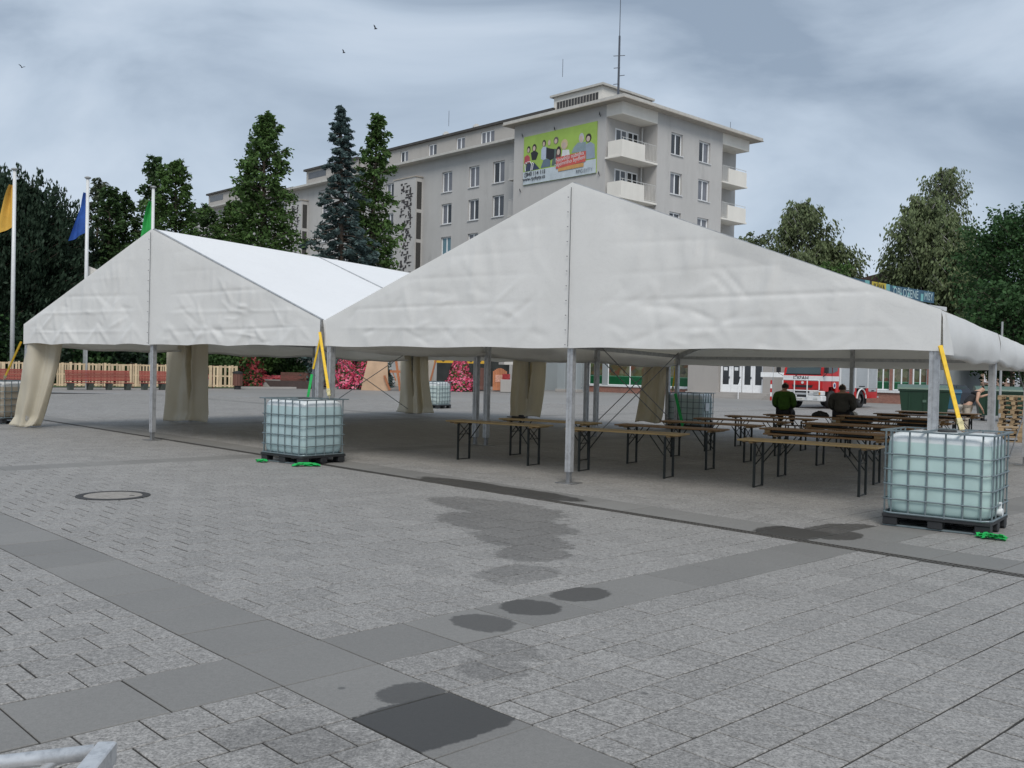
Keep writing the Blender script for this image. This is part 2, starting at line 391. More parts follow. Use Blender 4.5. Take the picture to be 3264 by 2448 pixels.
# ================================================================= TENTS
TA = -.6243; T0 = Vector((.9373, 15.596, 0)); TW = 11.074; TH = TW / 2
HE, HV, HR = 2.655, 2.17, 4.775
def tw(u, v, z=0.): return T0 + Vector((u * math.cos(TA) - v * math.sin(TA), u * math.sin(TA) + v * math.cos(TA), z))
def pvc_mat(name, base, dirt, trans_col, trans=.30, crumple=.5):
    m = NT(name); d1 = m.noise(.8, 6, .65, sc=(1., 1., .55)); d2 = m.noise(9., 5, .7, sc=(1, 1, 3.)); d3 = m.noise(2.2, 5, .7, dist=1.2)
    c = m.ramp(d1, [(.28, dirt), (.62, base)])
    c = m.mix(m.ramp(d2, [(.54, (0, 0, 0)), (.78, (.25, .25, .25))]), c, (*[x * .78 for x in base], 1))
    cre = m.ramp(d3, [(.485, (0, 0, 0)), (.5, (.10, .10, .10)), (.515, (0, 0, 0))])
    c = m.mix(cre, c, (*[x * .55 for x in base], 1))
    m.col(c); m.set(Roughness=.48)
    b1 = m.noise(1.6, 5, .55, dist=1.6); b2 = m.noise(6., 4, .6, dist=.8)
    tc = m.n('ShaderNodeTexCoord'); wn_ = m.n('ShaderNodeTexNoise'); wn_.inputs['Scale'].default_value = 1.1; wn_.inputs['Detail'].default_value = 3; m.l(tc.outputs['Object'], wn_.inputs['Vector'])
    va = m.n('ShaderNodeVectorMath', operation='MULTIPLY_ADD'); m.l(wn_.outputs['Color'], va.inputs[0]); va.inputs[1].default_value = (.9, .9, .9); m.l(tc.outputs['Object'], va.inputs[2])
    hs = None
    for sc_, wt in ((.6, 1.), (1.5, .42), (4.6, .08)):
        vo = m.n('ShaderNodeTexVoronoi', feature='F1'); vo.inputs['Scale'].default_value = sc_; m.l(va.outputs[0], vo.inputs['Vector'])
        x_ = m.math('MULTIPLY', vo.outputs['Distance'], wt); hs = x_ if hs is None else m.math('ADD', hs, x_)
    m.bump(m.math('ADD', m.math('MULTIPLY', b1, .5), m.math('ADD', hs, m.math('MULTIPLY', b2, .15))), crumple, .05)
    tr = m.n('ShaderNodeBsdfTranslucent'); tr.inputs[0].default_value = (*trans_col, 1)
    mx = m.n('ShaderNodeMixShader'); mx.inputs[0].default_value = trans
    m.l(m.b.outputs[0], mx.inputs[1]); m.l(tr.outputs[0], mx.inputs[2]); m.l(mx.outputs[0], m.out.inputs[0])
    M[name] = m.mat; return m.mat
pvc_mat('gable_pvc', (.86, .855, .835), (.80, .795, .775), (.66, .60, .48), .20, .16)
pvc_mat('roof_pvc', (.93, .93, .93), (.90, .90, .90), (.62, .56, .42), .14, .06)
pvc_mat('curtain_pvc', (.73, .695, .60), (.62, .58, .475), (.80, .70, .50), .42, .25)
mat('tent_aluminium', (.52, .525, .53), .45, .6, var=.12, scale=7, bump=.05, dirt=((.2, .2, .21), 12, .5))
mat('tent_steel', (.30, .30, .30), .5, .8, var=.2, scale=9)
mat('groove_black', (.03, .03, .032), .7)
_rs = np.random.RandomState(3)
def wrk(seed, n=26, lo=.5, hi=4.5):
    rs = np.random.RandomState(seed); k = rs.uniform(lo, hi, n) * 2; th = rs.uniform(0, math.pi * 2, n); ph = rs.uniform(0, 6.28, n); a = 1. / k
    return lambda x, y: float((a * np.sin(k * (x * np.cos(th) + y * np.sin(th)) + ph)).sum()) / 3.
DROP = .020
he_ = lambda v: HE - DROP * v
hr2 = lambda v: HR - DROP * v
def profile_pole(name, parent, u, v, z1, z0=.02, wx=.105, wy=.13, plate=True, rot=0.):
    m = MB(); a, b = wx / 2, wy / 2; g = .009
    pts = [(-a, -b), (-g, -b), (-g, -b + g), (g, -b + g), (g, -b), (a, -b), (a, -g), (a - g, -g), (a - g, g), (a, g), (a, b), (g, b), (g, b - g), (-g, b - g), (-g, b), (-a, b), (-a, g), (-a + g, g), (-a + g, -g), (-a, -g)]
    m.prism(pts, z0 + .16, z1, 0, 'xy')
    p = m.build(name, M['tent_aluminium'], parent, loc=(u, v, 0)); p.rotation_euler = (0, 0, rot)
    f = MB(); f.bev(-.035, .035, -.04, .04, .01, .20, .004); f.build('foot', M['tent_steel'], p)
    if plate: f2 = MB(); f2.bev(-.17, .17, -.15, .15, .001, .012, .003); f2.build('base_plate', M['tent_steel'], p)
    return p
def cloth_gable(parent, side, v, hs, seed, scallop=0., face=-1):
    # half gable with fold creases, tension folds and a draped lower edge; side -1 / +1, hs = half width
    rs = np.random.RandomState(seed); nu, nz = 96, 64
    t, s_ = np.meshgrid(np.linspace(0, 1, nu + 1), np.linspace(0, 1, nz + 1), indexing='ij')
    u = t * hs * 1.004; dr = DROP * v; zt = HR - dr + .03 - (HR - HE) * t; zb = HV - .4 * dr + .010 * np.sin(t * 17 + seed) + scallop * np.abs(np.sin(t * 4 * math.pi)) * .16
    z = zb + (zt - zb) * s_
    def waves(n, lo, hi):
        k = rs.uniform(lo, hi, n) * 2; th = rs.uniform(0, 6.28, n); ph = rs.uniform(0, 6.28, n)
        return sum(np.sin(k_ * (u * math.cos(a) + z * math.sin(a)) + p) / k_ for k_, a, p in zip(k, th, ph)) / 3.
    d = .030 * waves(24, .5, 4.) + .012 * waves(26, 3., 9.)
    def seg(p, q, w, amp):
        p, q = np.array(p), np.array(q); e = q - p; L = (e ** 2).sum(); k = np.clip(((u - p[0]) * e[0] + (z - p[1]) * e[1]) / L, 0, 1)
        dd = np.hypot(u - p[0] - k * e[0], z - p[1] - k * e[1]); return amp * np.exp(-(dd / w) ** 2) * np.sin(np.pi * np.clip(k, .02, .98)) ** .5
    for zl in np.arange(HV + .33, HR - .3, .42): d += seg((rs.uniform(0, .5), zl + rs.uniform(-.05, .05)), (hs, zl + rs.uniform(-.06, .06)), .035, rs.choice((-1, 1)) * rs.uniform(.004, .011))
    for k in range(46):
        x0 = rs.uniform(.1, hs - .2); z0 = HV + rs.uniform(.02, 1.) ** 1.3 * .95; a = rs.uniform(0, 3.14); l_ = rs.uniform(.2, .9)
        d += seg((x0, z0), (x0 + l_ * math.cos(a), z0 + l_ * math.sin(a)), rs.uniform(.03, .06), rs.choice((-1, 1)) * rs.uniform(.006, .016))
    for k in range(16):      # folds fanning down from the rafter
        x0 = rs.uniform(.15, hs * .85); z0 = HR - (HR - HE) * x0 / hs - .03; l_ = rs.uniform(.35, 1.1)
        d += seg((x0, z0), (x0 + rs.uniform(-.35, .1) * l_, z0 - l_), rs.uniform(.04, .08), rs.uniform(.008, .02))
    for k in range(4):       # puckers pulled up from the hem
        x0 = hs * (k + .5) / 4 + rs.uniform(-.1, .1)
        for a in (-.5, 0, .5): d += seg((x0, HV + .45), (x0 + a, HV + .02), .06, .022 if scallop else .010)
    e_ = np.minimum(1., 6 * t * (1 - t) + .02) * np.minimum(1., (1 - s_) * 6 + .04)
    y = v + face * (.085 + d * e_)
    P = [[(side * float(u[a, b]), float(y[a, b]), float(z[a, b])) for b in range(nz + 1)] for a in range(nu + 1)]
    m = MB(); m.grid(P if side * face < 0 else [list(reversed(r_)) for r_ in P]); return m.build('gable_sheet', M['gable_pvc'], parent, True)
def make_tent(name, label, u_off, taper, seed):
    T = thing(name, label, 'tent', tw(u_off, 0), TA, 'white party tents side by side on the square')
    hr_ = lambda v: TH - (taper * v)
    Vf = (0., 5., 10., 15.)
    for v in Vf:
        profile_pole('pole', T, -TH + .06, v, he_(v), plate=True); profile_pole('pole', T, hr_(v) - .06, v, he_(v), plate=True)
        for sd, hw in ((-1, TH), (1, hr_(v))):
            MB().beam((sd * (hw - .02), v, he_(v) - .04), (0, v, hr2(v) - .04), .075, .13).build('rafter', M['tent_aluminium'], T)
            # keder profile on top of the roof seam
            a = Vector((sd * hw, v, he_(v) + .035)); b = Vector((0, v, hr2(v) + .035))
            MB().beam(a, b, .06, .018).build('keder_profile', M['tent_aluminium'], T)
        if v in (0., 15.):
            profile_pole('pole', T, 0, v + (.02 if v == 0 else 0), hr2(v) - .15, wx=.105, wy=.10)
            MB().beam((-TH, v, he_(v) - .07), (hr_(v), v, he_(v) - .07), .06, .09).build('gable_beam', M['tent_aluminium'], T)
    for a, b in zip(Vf[:-1], Vf[1:]):
        for sd in (-1, 1):
            h0, h1 = (TH, TH) if sd < 0 else (hr_(a), hr_(b))
            MB().beam((sd * (h0 - .06), a, he_(a) - .03), (sd * (h1 - .06), b, he_(b) - .03), .07, .11).build('eave_rail', M['tent_aluminium'], T)
            w = wrk(seed + int(a) + sd, 18, .3, 2.); P = []
            for i in range(19):
                t = i / 18; row = []
                for j in range(13):
                    s_ = j / 12; v = a + (b - a) * s_; hw = h0 + (h1 - h0) * s_
                    sag = .035 * math.sin(math.pi * s_) * math.sin(math.pi * t) + .006 * w(t * 5, v)
                    row.append((sd * hw * (1 - t), v, he_(v) + .03 + (HR - HE) * t - sag))
                P.append(row)
            m = MB(); m.grid(P if sd > 0 else [list(reversed(r_)) for r_ in P]); m.build('roof_sheet', M['roof_pvc'], T, True)
            # side valance with a curled, sagging hem
            w = wrk(seed + 40 + int(a) + sd, 20, .8, 5.); P = []
            for i in range(31):
                s_ = i / 30; v = a + (b - a) * s_; hw = h0 + (h1 - h0) * s_; row = []
                hem = HV - .4 * DROP * v - .02 - .07 * math.sin(math.pi * s_) + .015 * math.sin(s_ * 19 + seed)
                for j in range(11):
                    t = j / 10; z = he_(v) + .03 + (hem - he_(v) - .03) * t
                    bul = .05 * math.sin(math.pi * t) * (.5 + math.sin(math.pi * s_)) + .022 * w(v, z * 2) + .03 * t
                    row.append((sd * (hw + .012 + bul), v, z))
                row.append((sd * (hw - .03), v, hem - .012)); row.append((sd * (hw - .05), v, hem + .05))
                P.append(row)
            m = MB(); m.grid(P if sd < 0 else [list(reversed(r_)) for r_ in P]); m.build('valance', M['gable_pvc'], T, True)
        MB().beam((0, a, hr2(a) - .08), (0, b, hr2(b) - .08), .06, .09).build('ridge_rail', M['tent_aluminium'], T)
        for fr_ in (.5,):
            for sd in (-1, 1): MB().cyl((sd * TH * fr_, a, he_(a) + (HR - HE) * .5 - .05), (sd * TH * fr_, b, he_(b) + (HR - HE) * .5 - .05), .022, n=8).build('purlin', M['tent_aluminium'], T)
    for v, fc in ((0., -1), (15., 1)):
        for sd in (-1, 1):
            hw = TH if sd < 0 else hr_(v)
            cloth_gable(T, sd, v, hw, seed + 11 * sd + int(v), .12 if 'left' in name or u_off < -1 else 0., fc)
    # laced centre seam of the front gable with eyelets
    MB().beam((.012, -.125, HV + .02), (.0, -.11, HR - .05), .007, .007).build('lacing', M['groove_black'], T)
    for k in range(11):
        z = HV + .05 + k * .235
        MB().cyl((-.045, -.130, z), (-.045, -.112, z), .008, n=8).build('eyelet', M['tent_steel'], T)
    return T
rt = make_tent('party_tent', 'white party tent with the tables inside and a water tank at each front corner', 0., .032, 20)
lt = make_tent('party_tent', 'white party tent standing empty, its tied back curtains hanging at the corners', -TW - .2, 0., 60)
def x_brace(T, u, v0, v1, du=0.):
    for p, q in (((u, v0, .12), (u, v1, HE - .2)), ((u, v1, .12), (u, v0, HE - .2))):
        MB().cyl(p, q, .014, n=7).build('brace', M['tent_steel'], T)
x_brace(rt, -TH + .14, 10.1, 14.9); x_brace(lt, TH - .06, 10.1, 14.9); x_brace(lt, -TH + .1, 10.1, 14.9); x_brace(rt, TH - .7, 10.1, 14.9)
# loose corner flap on the right tent
w = wrk(91, 16, 1., 6.); P = []
for i in range(9):
    t = i / 8; row = []
    for j in range(11):
        s_ = j / 10; z = HE - .02 + (HV - .03 - HE) * s_
        row.append((TH + .04 + .02 * s_ + .03 * t + .015 * w(t * 2, s_ * 3), -.09 + t * (.05 + .42 * s_), z))
    P.append(row)
MB().grid(P).build('corner_flap', M['gable_pvc'], rt, True)
# ---- curtains gathered at the poles
def curtain(u, v, label, w0, w1, w2, lean=0., yaw=0., seed=1, split=0., z0=.02, amp=.07, npl=3, depth=.3):
    z1 = HE - .12; rs = random.Random(seed); ph = rs.uniform(0, 6); P = []
    wk = wrk(seed + 300, 18, .8, 5.); nu, nz = 60, 40
    for i in range(nu + 1):
        t = i / nu; row = []
        for j in range(nz + 1):
            s_ = j / nz; z = z1 + (z0 - z1) * s_                # s=0 top
            wd_ = w0 * (1 - s_) ** 2 + 2 * w1 * s_ * (1 - s_) + w2 * s_ ** 2
            x = (t - .5) * wd_ + lean * s_ ** 1.6
            q = t * npl * 2 * math.pi + ph + 1.6 * math.sin(2.1 * t * npl + ph * 1.7) + 1.1 * math.sin(2.2 * s_ + ph + 2 * t)
            y = amp * (.8 * math.sin(q) + .3 * math.sin(1.7 * q + 2.2 * s_ + ph)) * (.35 + .9 * abs(math.sin(1.3 + 2.7 * t + seed))) + .09 * wk(x * 1.5, z)
            if split:
                sw = .085 * max(0., 1 - s_ / .72); dq = abs(t - split - .03 * s_)
                y += depth * (max(0., 1 - (dq / (sw + .012)) ** 2) if s_ < .74 else 0.) * (1. if s_ < .7 else .4)
                y -= .05 * math.exp(-((dq - sw - .03) / .05) ** 2)
            if s_ > .9: y -= .16 * (s_ - .9) / .1 * (.5 + .5 * math.sin(t * 9 + ph)); z += .03 * math.sin(t * 7 + ph) * (s_ - .9) * 10
            row.append((x, y, max(z, .012)))
        P.append(row)
    o = MB().grid(P).build('tent_curtain', M['curtain_pvc'], None, True, tw(u, v), yaw)
    sol = o.modifiers.new('thickness', 'SOLIDIFY'); sol.thickness = .004
    return tag(o, label, 'curtain', 'tied back curtains of the left tent')
LU = -TW - .2
curtain(LU - TH + .45, .2, 'pale cream tent curtain sweeping outward beside the brown water tank', .98, .92, .82, -.52, R(-8), 3, 0., .02, .10, 2)
curtain(LU - TH + .25, 4.72, 'wide cream tent curtain with a dark V fold, hanging behind the bare front pole', 1.36, 1.40, 1.48, 0., R(-12), 5, .56, .02, .035, 2, .55)
curtain(LU - TH + .25, 14.9, 'cream tent curtain with its hem on the ground before a half hidden tank', 1.15, 1.1, 1.5, .1, R(-20), 8, .42, .02, .09, 3)
curtain(LU + .12, 14.9, 'cream tent curtain with a torn white edge behind the long yellow table', 1.15, 1.42, 1.1, -.1, R(-20), 12, .52, .14, .045, 2, .4)
curtain(-TH - .55, 14.7, 'narrow cream tent curtain beside the crossed steel braces', .62, .80, .86, -.2, R(-20), 15, 0., .2, .06, 2)
# ================================================================= TEXT
def text_mesh(name, body, size, extrude=.002, bold=False, shear=0., squeeze=1.):
    cu = bpy.data.curves.new(name, 'FONT'); cu.body = body; cu.size = size; cu.extrude = extrude; cu.align_x = 'CENTER'; cu.align_y = 'CENTER'
    cu.resolution_u = 3; cu.shear = shear; cu.offset = size * (.018 if bold else 0.)
    o = bpy.data.objects.new(name, cu); COL.objects.link(o)
    dg = bpy.context.evaluated_depsgraph_get(); dg.update()
    me = bpy.data.meshes.new_from_object(o.evaluated_get(dg)); bpy.data.objects.remove(o); bpy.data.curves.remove(cu)
    me.name = name
    if squeeze != 1.: me.transform(Matrix.Diagonal((squeeze, 1, 1, 1)))
    return me
def put_text(name, body, size, mt, parent, org, xdir, zdir, mirror=False, **k):
    me = text_mesh(name, body, size, **k); me.materials.clear(); me.materials.append(mt)
    x, z = Vector(xdir).normalized(), Vector(zdir).normalized(); n = x.cross(z)
    if mirror: x = -x
    # text local (x, y) -> (xdir, zdir)
    mt4 = Matrix(((x.x, z.x, n.x, org[0]), (x.y, z.y, n.y, org[1]), (x.z, z.z, n.z, org[2]), (0, 0, 0, 1)))
    me.transform(mt4)
    if mirror: me.flip_normals()
    return link(name, me, parent)
# ================================================================= IBC TANKS
mat('cage_steel', (.19, .235, .25), .5, .5, var=.15, scale=10)
mat('pallet_plastic', (.022, .023, .025), .55, var=.3, scale=8); mat('black_rubber', (.02, .02, .021), .7)
def bottle_mat(name, up, low, level):
    m = NT(name); tc = m.n('ShaderNodeTexCoord'); sx = m.n('ShaderNodeSeparateXYZ'); m.l(tc.outputs['Object'], sx.inputs[0])
    nz = m.noise(4., 3, .5); z = m.math('ADD', sx.outputs[2], m.math('MULTIPLY', nz, .012))
    f = m.ramp(m.math('SUBTRACT', z, level - .5), [(.492, (0, 0, 0)), (.508, (1, 1, 1))])
    k = m.ramp(m.noise(2.5, 4, .6), [(.3, (.88, .88, .88)), (.7, (1.06, 1.06, 1.06))])
    m.col(m.mix(1., m.mix(f, (*low, 1), (*up, 1)), k, 'MULTIPLY')); m.set(Roughness=.32)
    tr = m.n('ShaderNodeBsdfTranslucent'); tr.inputs[0].default_value = (*[min(1, x * 1.1) for x in low], 1)
    mx = m.n('ShaderNodeMixShader'); mx.inputs[0].default_value = .18
    m.l(m.b.outputs[0], mx.inputs[1]); m.l(tr.outputs[0], mx.inputs[2]); m.l(mx.outputs[0], m.out.inputs[0])
    m.bump(m.noise(1.8, 3, .5), .3, .03)
    M[name] = m.mat
bottle_mat('bottle_clear', (.82, .86, .87), (.53, .70, .675), 1.045)
bottle_mat('bottle_blue', (.82, .86, .87), (.49, .635, .65), 1.05)
bottle_mat('bottle_brown', (.66, .66, .64), (.40, .345, .27), 1.02)
bottle_mat('bottle_white', (.80, .83, .83), (.58, .68, .66), 1.0)
mat('cap_black', (.03, .03, .03), .5); mat('label_white', (.75, .77, .78), .6, var=.1)
def ibc(label, loc, rotz, bm, warp=0):
    T = thing('water_tank', label, 'water tank', loc, rotz, 'caged water tanks weighing down the tents')
    X, Y, Z0, Z1 = .594, .494, .162, 1.16
    # bottle: superellipse rings with a soft shoulder
    P = []
    for z, k in ((Z0, .86), (Z0 + .015, .93), (Z0 + .05, .975), (Z0 + .12, .995), (.45, 1.), (.75, 1.), (.96, 1.), (1.03, .994), (1.08, .975), (1.115, .94), (1.138, .88), (1.15, .79), (1.157, .5), (1.16, .1)):
        row = []
        for i in range(56):
            a = 2 * math.pi * i / 56; c_, s_ = math.cos(a), math.sin(a); e_ = 2 / 7.
            x = X * math.copysign(abs(c_) ** e_, c_); y = Y * math.copysign(abs(s_) ** e_, s_)
            bulge = 1 + .012 * math.sin(math.pi * (z - Z0) / (Z1 - Z0)) * (1 + .5 * math.sin(9 * a))
            row.append((x * k * bulge, y * k * bulge, z))
        P.append(row)
    b = MB(); b.grid([list(reversed(r_)) for r_ in P], close=True)
    b.f.append(tuple(range(len(b.v) - 56, len(b.v)))); b.m.append(0)
    bo = b.build('bottle', M[bm], T, True)
    MB().lathe([(.11, 1.15), (.11, 1.18), (.10, 1.19), (.02, 1.192)], 20, (0, 0, 0)).build('cap', M['cap_black'], bo)
    # cage
    hx, hy = .608, .508; rs = random.Random(int(loc[0] * 100))
    def wig(p): return tuple(c + rs.uniform(-.006, .006) for c in p)
    for sgn in (-1, 1):
        for k in range(6):
            x = -hx + .10 + k * (2 * hx - .20) / 5
            MB().tube([wig((x, sgn * hy, .16)), wig((x, sgn * hy, .6)), (x, sgn * hy, 1.165)], .011, 6).build('cage_bar', M['cage_steel'], T)
        for k in range(5):
            y = -hy + .09 + k * (2 * hy - .18) / 4
            MB().tube([wig((sgn * hx, y, .16)), wig((sgn * hx, y, .6)), (sgn * hx, y, 1.165)], .011, 6).build('cage_bar', M['cage_steel'], T)
    def ring(z, r, nm, dx=0.):
        pts = []
        rr = .09
        for cx_, cy_, a0 in ((hx - rr, hy - rr, 0), (-hx + rr, hy - rr, 90), (-hx + rr, -hy + rr, 180), (hx - rr, -hy + rr, 270)):
            for k in range(5):
                a = R(a0 + 22.5 * k); pts.append((cx_ + (rr + dx) * math.cos(a), cy_ + (rr + dx) * math.sin(a), z + rs.uniform(-.004, .004)))
        pts.append(pts[0]); MB().tube(pts, r, 6).build(nm, M['cage_steel'], T)
    for z in (.335, .52, .70, .885): ring(z, .010, 'cage_ring', .012)
    ring(.17, .014, 'cage_ring')
    # top rim, a bent angle profile
    for p, q in (((-hx - .02, -hy - .02, 1.172), (hx + .02, -hy - .02, 1.165)), ((hx + .02, -hy - .02, 1.165), (hx + .02, hy + .02, 1.175)), ((hx + .02, hy + .02, 1.175), (-hx - .02, hy + .02, 1.168)), ((-hx - .02, hy + .02, 1.168), (-hx - .02, -hy - .02, 1.172))):
        MB().beam(p, q, .034, .018).build('top_rim', M['cage_steel'], T)
    MB().beam((-.15, -hy, 1.175), (-.15, hy, 1.175), .03, .014).build('top_strap', M['cage_steel'], T); MB().beam((.25, -hy, 1.175), (.25, hy, 1.175), .03, .014).build('top_strap', M['cage_steel'], T)
    # pallet
    p = MB(); p.bev(-.61, .61, -.51, .51, .115, .160, .006); pa = p.build('pallet', M['pallet_plastic'], T)
    for x in (-.52, 0, .52):
        for y in (-.42, 0, .42): MB().bev(x - .085, x + .085, y - .075, y + .075, .022, .118, .008).build('pallet_foot', M['pallet_plastic'], pa)
    for y in (-.42, 0, .42): MB().bev(-.605, .605, y - .05, y + .05, .002, .024, .004).build('pallet_runner', M['cage_steel'] if y < 0 else M['pallet_plastic'], pa)
    # outlet valve
    v_ = MB(); vs_ = 1 if bm == 'bottle_clear' else -1
    v_.cyl((vs_ * .50, 0, .24), (vs_ * .645, 0, .24), .045, n=14); v_.mm(min(vs_ * .60, vs_ * .63), max(vs_ * .60, vs_ * .63), -.02, .02, .27, .36); v_.build('outlet_valve', M['label_white'], T)
    if warp: MB().mm(hx + .022, hx + .026, -.28, .02, .62, .86).build('paper_label', M['label_white'], T)
    return T
IB_R = (5.36, 11.93, 0); IB_L = (-3.87, 18.12, 0)
ibc('nearest caged water tank with pale green water, at the front pole by the drain grate', IB_R, R(-37), 'bottle_clear')
ibc('caged water tank with bluish water standing between the two tents', IB_L, R(-39), 'bottle_blue')
ibc('caged water tank with brown water beside the outward swept curtain', (-14.12, 26.95, 0), R(-24), 'bottle_brown')
ibc('white caged water tank half hidden behind the far tent curtain', (-3.45, 42.9, 0), R(-30), 'bottle_white')
ibc('caged water tank with a green strap at the rear pole between the tents', (5.75, 31.25, 0), R(-33), 'bottle_white', 1)
# ================================================================= STRAPS AND SLINGS
mat('strap_yellow', (.78, .50, .025), .6, var=.12, scale=20, bump=.2, bscale=120); mat('sling_green', (.012, .42, .09), .6, var=.2, scale=16, bump=.5, bscale=60)
mat('ratchet_steel', (.42, .38, .22), .4, .8, var=.3, scale=20)
def strap(label, p, q, w=.05, m='strap_yellow', face=(0, -1, 0), rat=True):
    p, q = Vector(p), Vector(q); c = (p + q) / 2; T = thing('ratchet_strap', label, 'strap', q)
    p, q0 = p - q, Vector((0, 0, 0)); d = (q0 - p).normalized(); up = Vector(face)
    a = d.cross(up).normalized(); n_ = a.cross(d).normalized()
    for off in (-.012, .012):
        MB().beam(p + n_ * off, p + (q0 - p) * .86 + n_ * off * .5, .003, w, up=a).build('webbing', M[m], T)
    if rat:
        r_ = p + (q0 - p) * .86
        MB().beam(r_, r_ + d * .15, .035, w * 1.3, up=a).build('ratchet', M['ratchet_steel'], T)
        MB().cyl(r_ + d * .06 - a * w * .8, r_ + d * .06 + a * w * .8, .022, n=10).build('spindle', M['ratchet_steel'], T)
        MB().tube([r_ + d * .15, (r_ + d * .15) * .4 + a * .01, q0], .008, 6).build('hook', M['ratchet_steel'], T)
    return T
strap('yellow ratchet strap running down to the nearest pale green water tank', tw(TH + .03, -.14, HV + .06), (5.50, 11.85, 1.19))
strap('wide yellow ratchet strap hanging between the two tents', tw(-TH - .10, -.16, HE - .22), (-3.38, 18.05, 1.19))
strap('thin yellow ratchet strap with a green lower end between the two tents', tw(-TH - .13, -.10, HE - .28), tw(-TH - .34, -.12, 1.62), .035, rat=False)
MB().beam(tw(-TH - .34, -.12, 1.62), tw(-TH - .40, -.16, 1.17), .01, .05, up=(1, 0, 0)).build('sling_end', M['sling_green'], None)
tag(bpy.data.objects['sling_end'], 'short green webbing hanging below the thin yellow strap', 'strap')
strap('yellow ratchet strap running down to the brown water tank', tw(LU - TH, -.16, HV + .05), (-14.0, 26.75, 1.18))
strap('yellow ratchet strap at the rear pole by the narrow curtain', tw(-TH - .05, 15.15, HV + .1), tw(-TH - .25, 15.3, 1.2))
def sling(label, loc, rotz, L, seed):
    rs = random.Random(seed); m = MB()
    for k in range(9):
        y = rs.uniform(-.05, .05); h = rs.uniform(.006, .03); x0 = -L / 2 + rs.uniform(0, .08); x1 = L / 2 - rs.uniform(0, .08)
        pts = [Vector((x0 + (x1 - x0) * t, y + .03 * math.sin(5 * t + k), .012 + h * math.sin(math.pi * t) + .004 * k)) for t in [i / 7 for i in range(8)]]
        for a, b in zip(pts[:-1], pts[1:]): m.beam(a, b, .055, .006, up=(rs.uniform(-.5, .5), rs.uniform(-.6, .6), 1))
    return tag(m.build('lifting_sling', M['sling_green'], None, False, loc, rotz), label, 'sling', 'green lifting slings under the tanks')
sling('green lifting sling bunched under the corner of the nearest pale green tank', (5.50, 11.04, 0), R(-30), .34, 1)
sling('green lifting sling bunched under the near corner of the bluish tank', (-3.62, 17.22, 0), R(20), .5, 2)
sling('small green lifting sling under the far left corner of the bluish tank', (-4.56, 17.80, 0), R(-30), .26, 3)
# green strap over the rear tank
MB().beam((5.15, 30.62, 1.15), (5.42, 30.52, .05), .02, .09, up=(1, 0, 0)).build('green_strap', M['sling_green'])
tag(bpy.data.objects['green_strap'], 'broad green strap hanging down the rear tank between the tents', 'strap')
# ================================================================= BEER TABLES
def wood_mat(name, a, b, rough=.5, sc=(1., 14., 14.), scale=3.):
    m = NT(name); oi = m.n('ShaderNodeObjectInfo'); f = m.noise(scale, 6, .65, sc=sc); d = m.noise(2.2, 4, .6)
    c = m.mix(f, (*a, 1), (*b, 1)); c = m.mix(m.ramp(d, [(.5, (0, 0, 0)), (.8, (.5, .5, .5))]), c, (*[x * .4 for x in a], 1))
    k = m.n('ShaderNodeVectorMath', operation='SCALE'); m.l(c, k.inputs[0]); m.l(m.math('ADD', .8, m.math('MULTIPLY', oi.outputs['Random'], .4)), k.inputs['Scale'])
    m.col(k.outputs[0]); m.set(Roughness=rough); m.bump(f, .15, .004); M[name] = m.mat
wood_mat('table_wood', (.36, .235, .095), (.52, .36, .16), .42); wood_mat('table_wood_brown', (.24, .125, .05), (.37, .21, .09), .45)
wood_mat('batten_wood', (.27, .17, .07), (.38, .25, .11)); wood_mat('pallet_wood', (.52, .385, .235), (.72, .58, .39), .75); wood_mat('pallet_wood_dark', (.30, .205, .115), (.46, .34, .20), .8)
mat('table_steel', (.018, .022, .020), .5, .3, var=.3, scale=10)
def make_table(top):
    T = thing('folding_table', '', 'table', group='folding beer tables inside the right tent')
    L, W, H = 1.1, .25, .77
    MB().bev(-L, L, -W, W, H - .028, H, .006).build('tabletop', M[top], T)
    for s in (-1, 1):
        MB().bev(s * .88 - .035, s * .88 + .035, -W + .03, W - .03, H - .062, H - .028, .004).build('batten', M['batten_wood'], T)
        MB().bev(s * 1.0 - .03, s * 1.0 + .03, -W + .05, W - .05, H - .05, H - .028, .004).build('batten', M['batten_wood'], T)
        x = s * .82
        for y in (-.19, .19): MB().bev(x - .018, x + .018, y - .018, y + .018, 0, H - .06, .003).build('leg', M['table_steel'], T)
        MB().cyl((x, -.19, .012), (x, .19, .012), .009, n=6).build('foot_bar', M['table_steel'], T)
        MB().cyl((x, -.19, .50), (x, .19, .50), .007, n=6).build('cross_bar', M['table_steel'], T)
        for y in (-.17, .17): MB().cyl((x, y, .36), (x - s * .30, y * .9, H - .04), .010, n=6).build('brace', M['table_steel'], T)
        MB().cyl((x, -.19, .46), (x, .17, H - .05), .008, n=6).build('brace', M['table_steel'], T); MB().cyl((x, .19, .46), (x, -.17, H - .05), .008, n=6).build('brace', M['table_steel'], T)
    return T
def make_folded(top):
    T = thing('folded_table', '', 'table', group='folded beer tables stacked on others')
    L, W = 1.1, .25
    MB().bev(-L, L, -W, W, .055, .083, .006).build('tabletop', M[top], T)
    for s in (-1, 1):
        MB().bev(s * .96 - .05, s * .96 + .05, -W + .03, W - .03, .0, .055, .004).build('batten', M['batten_wood'], T)
        MB().bev(min(s * .30, s * .88), max(s * .30, s * .88), -.20, .20, .012, .052, .004).build('folded_legs', M['table_steel'], T)
    return T
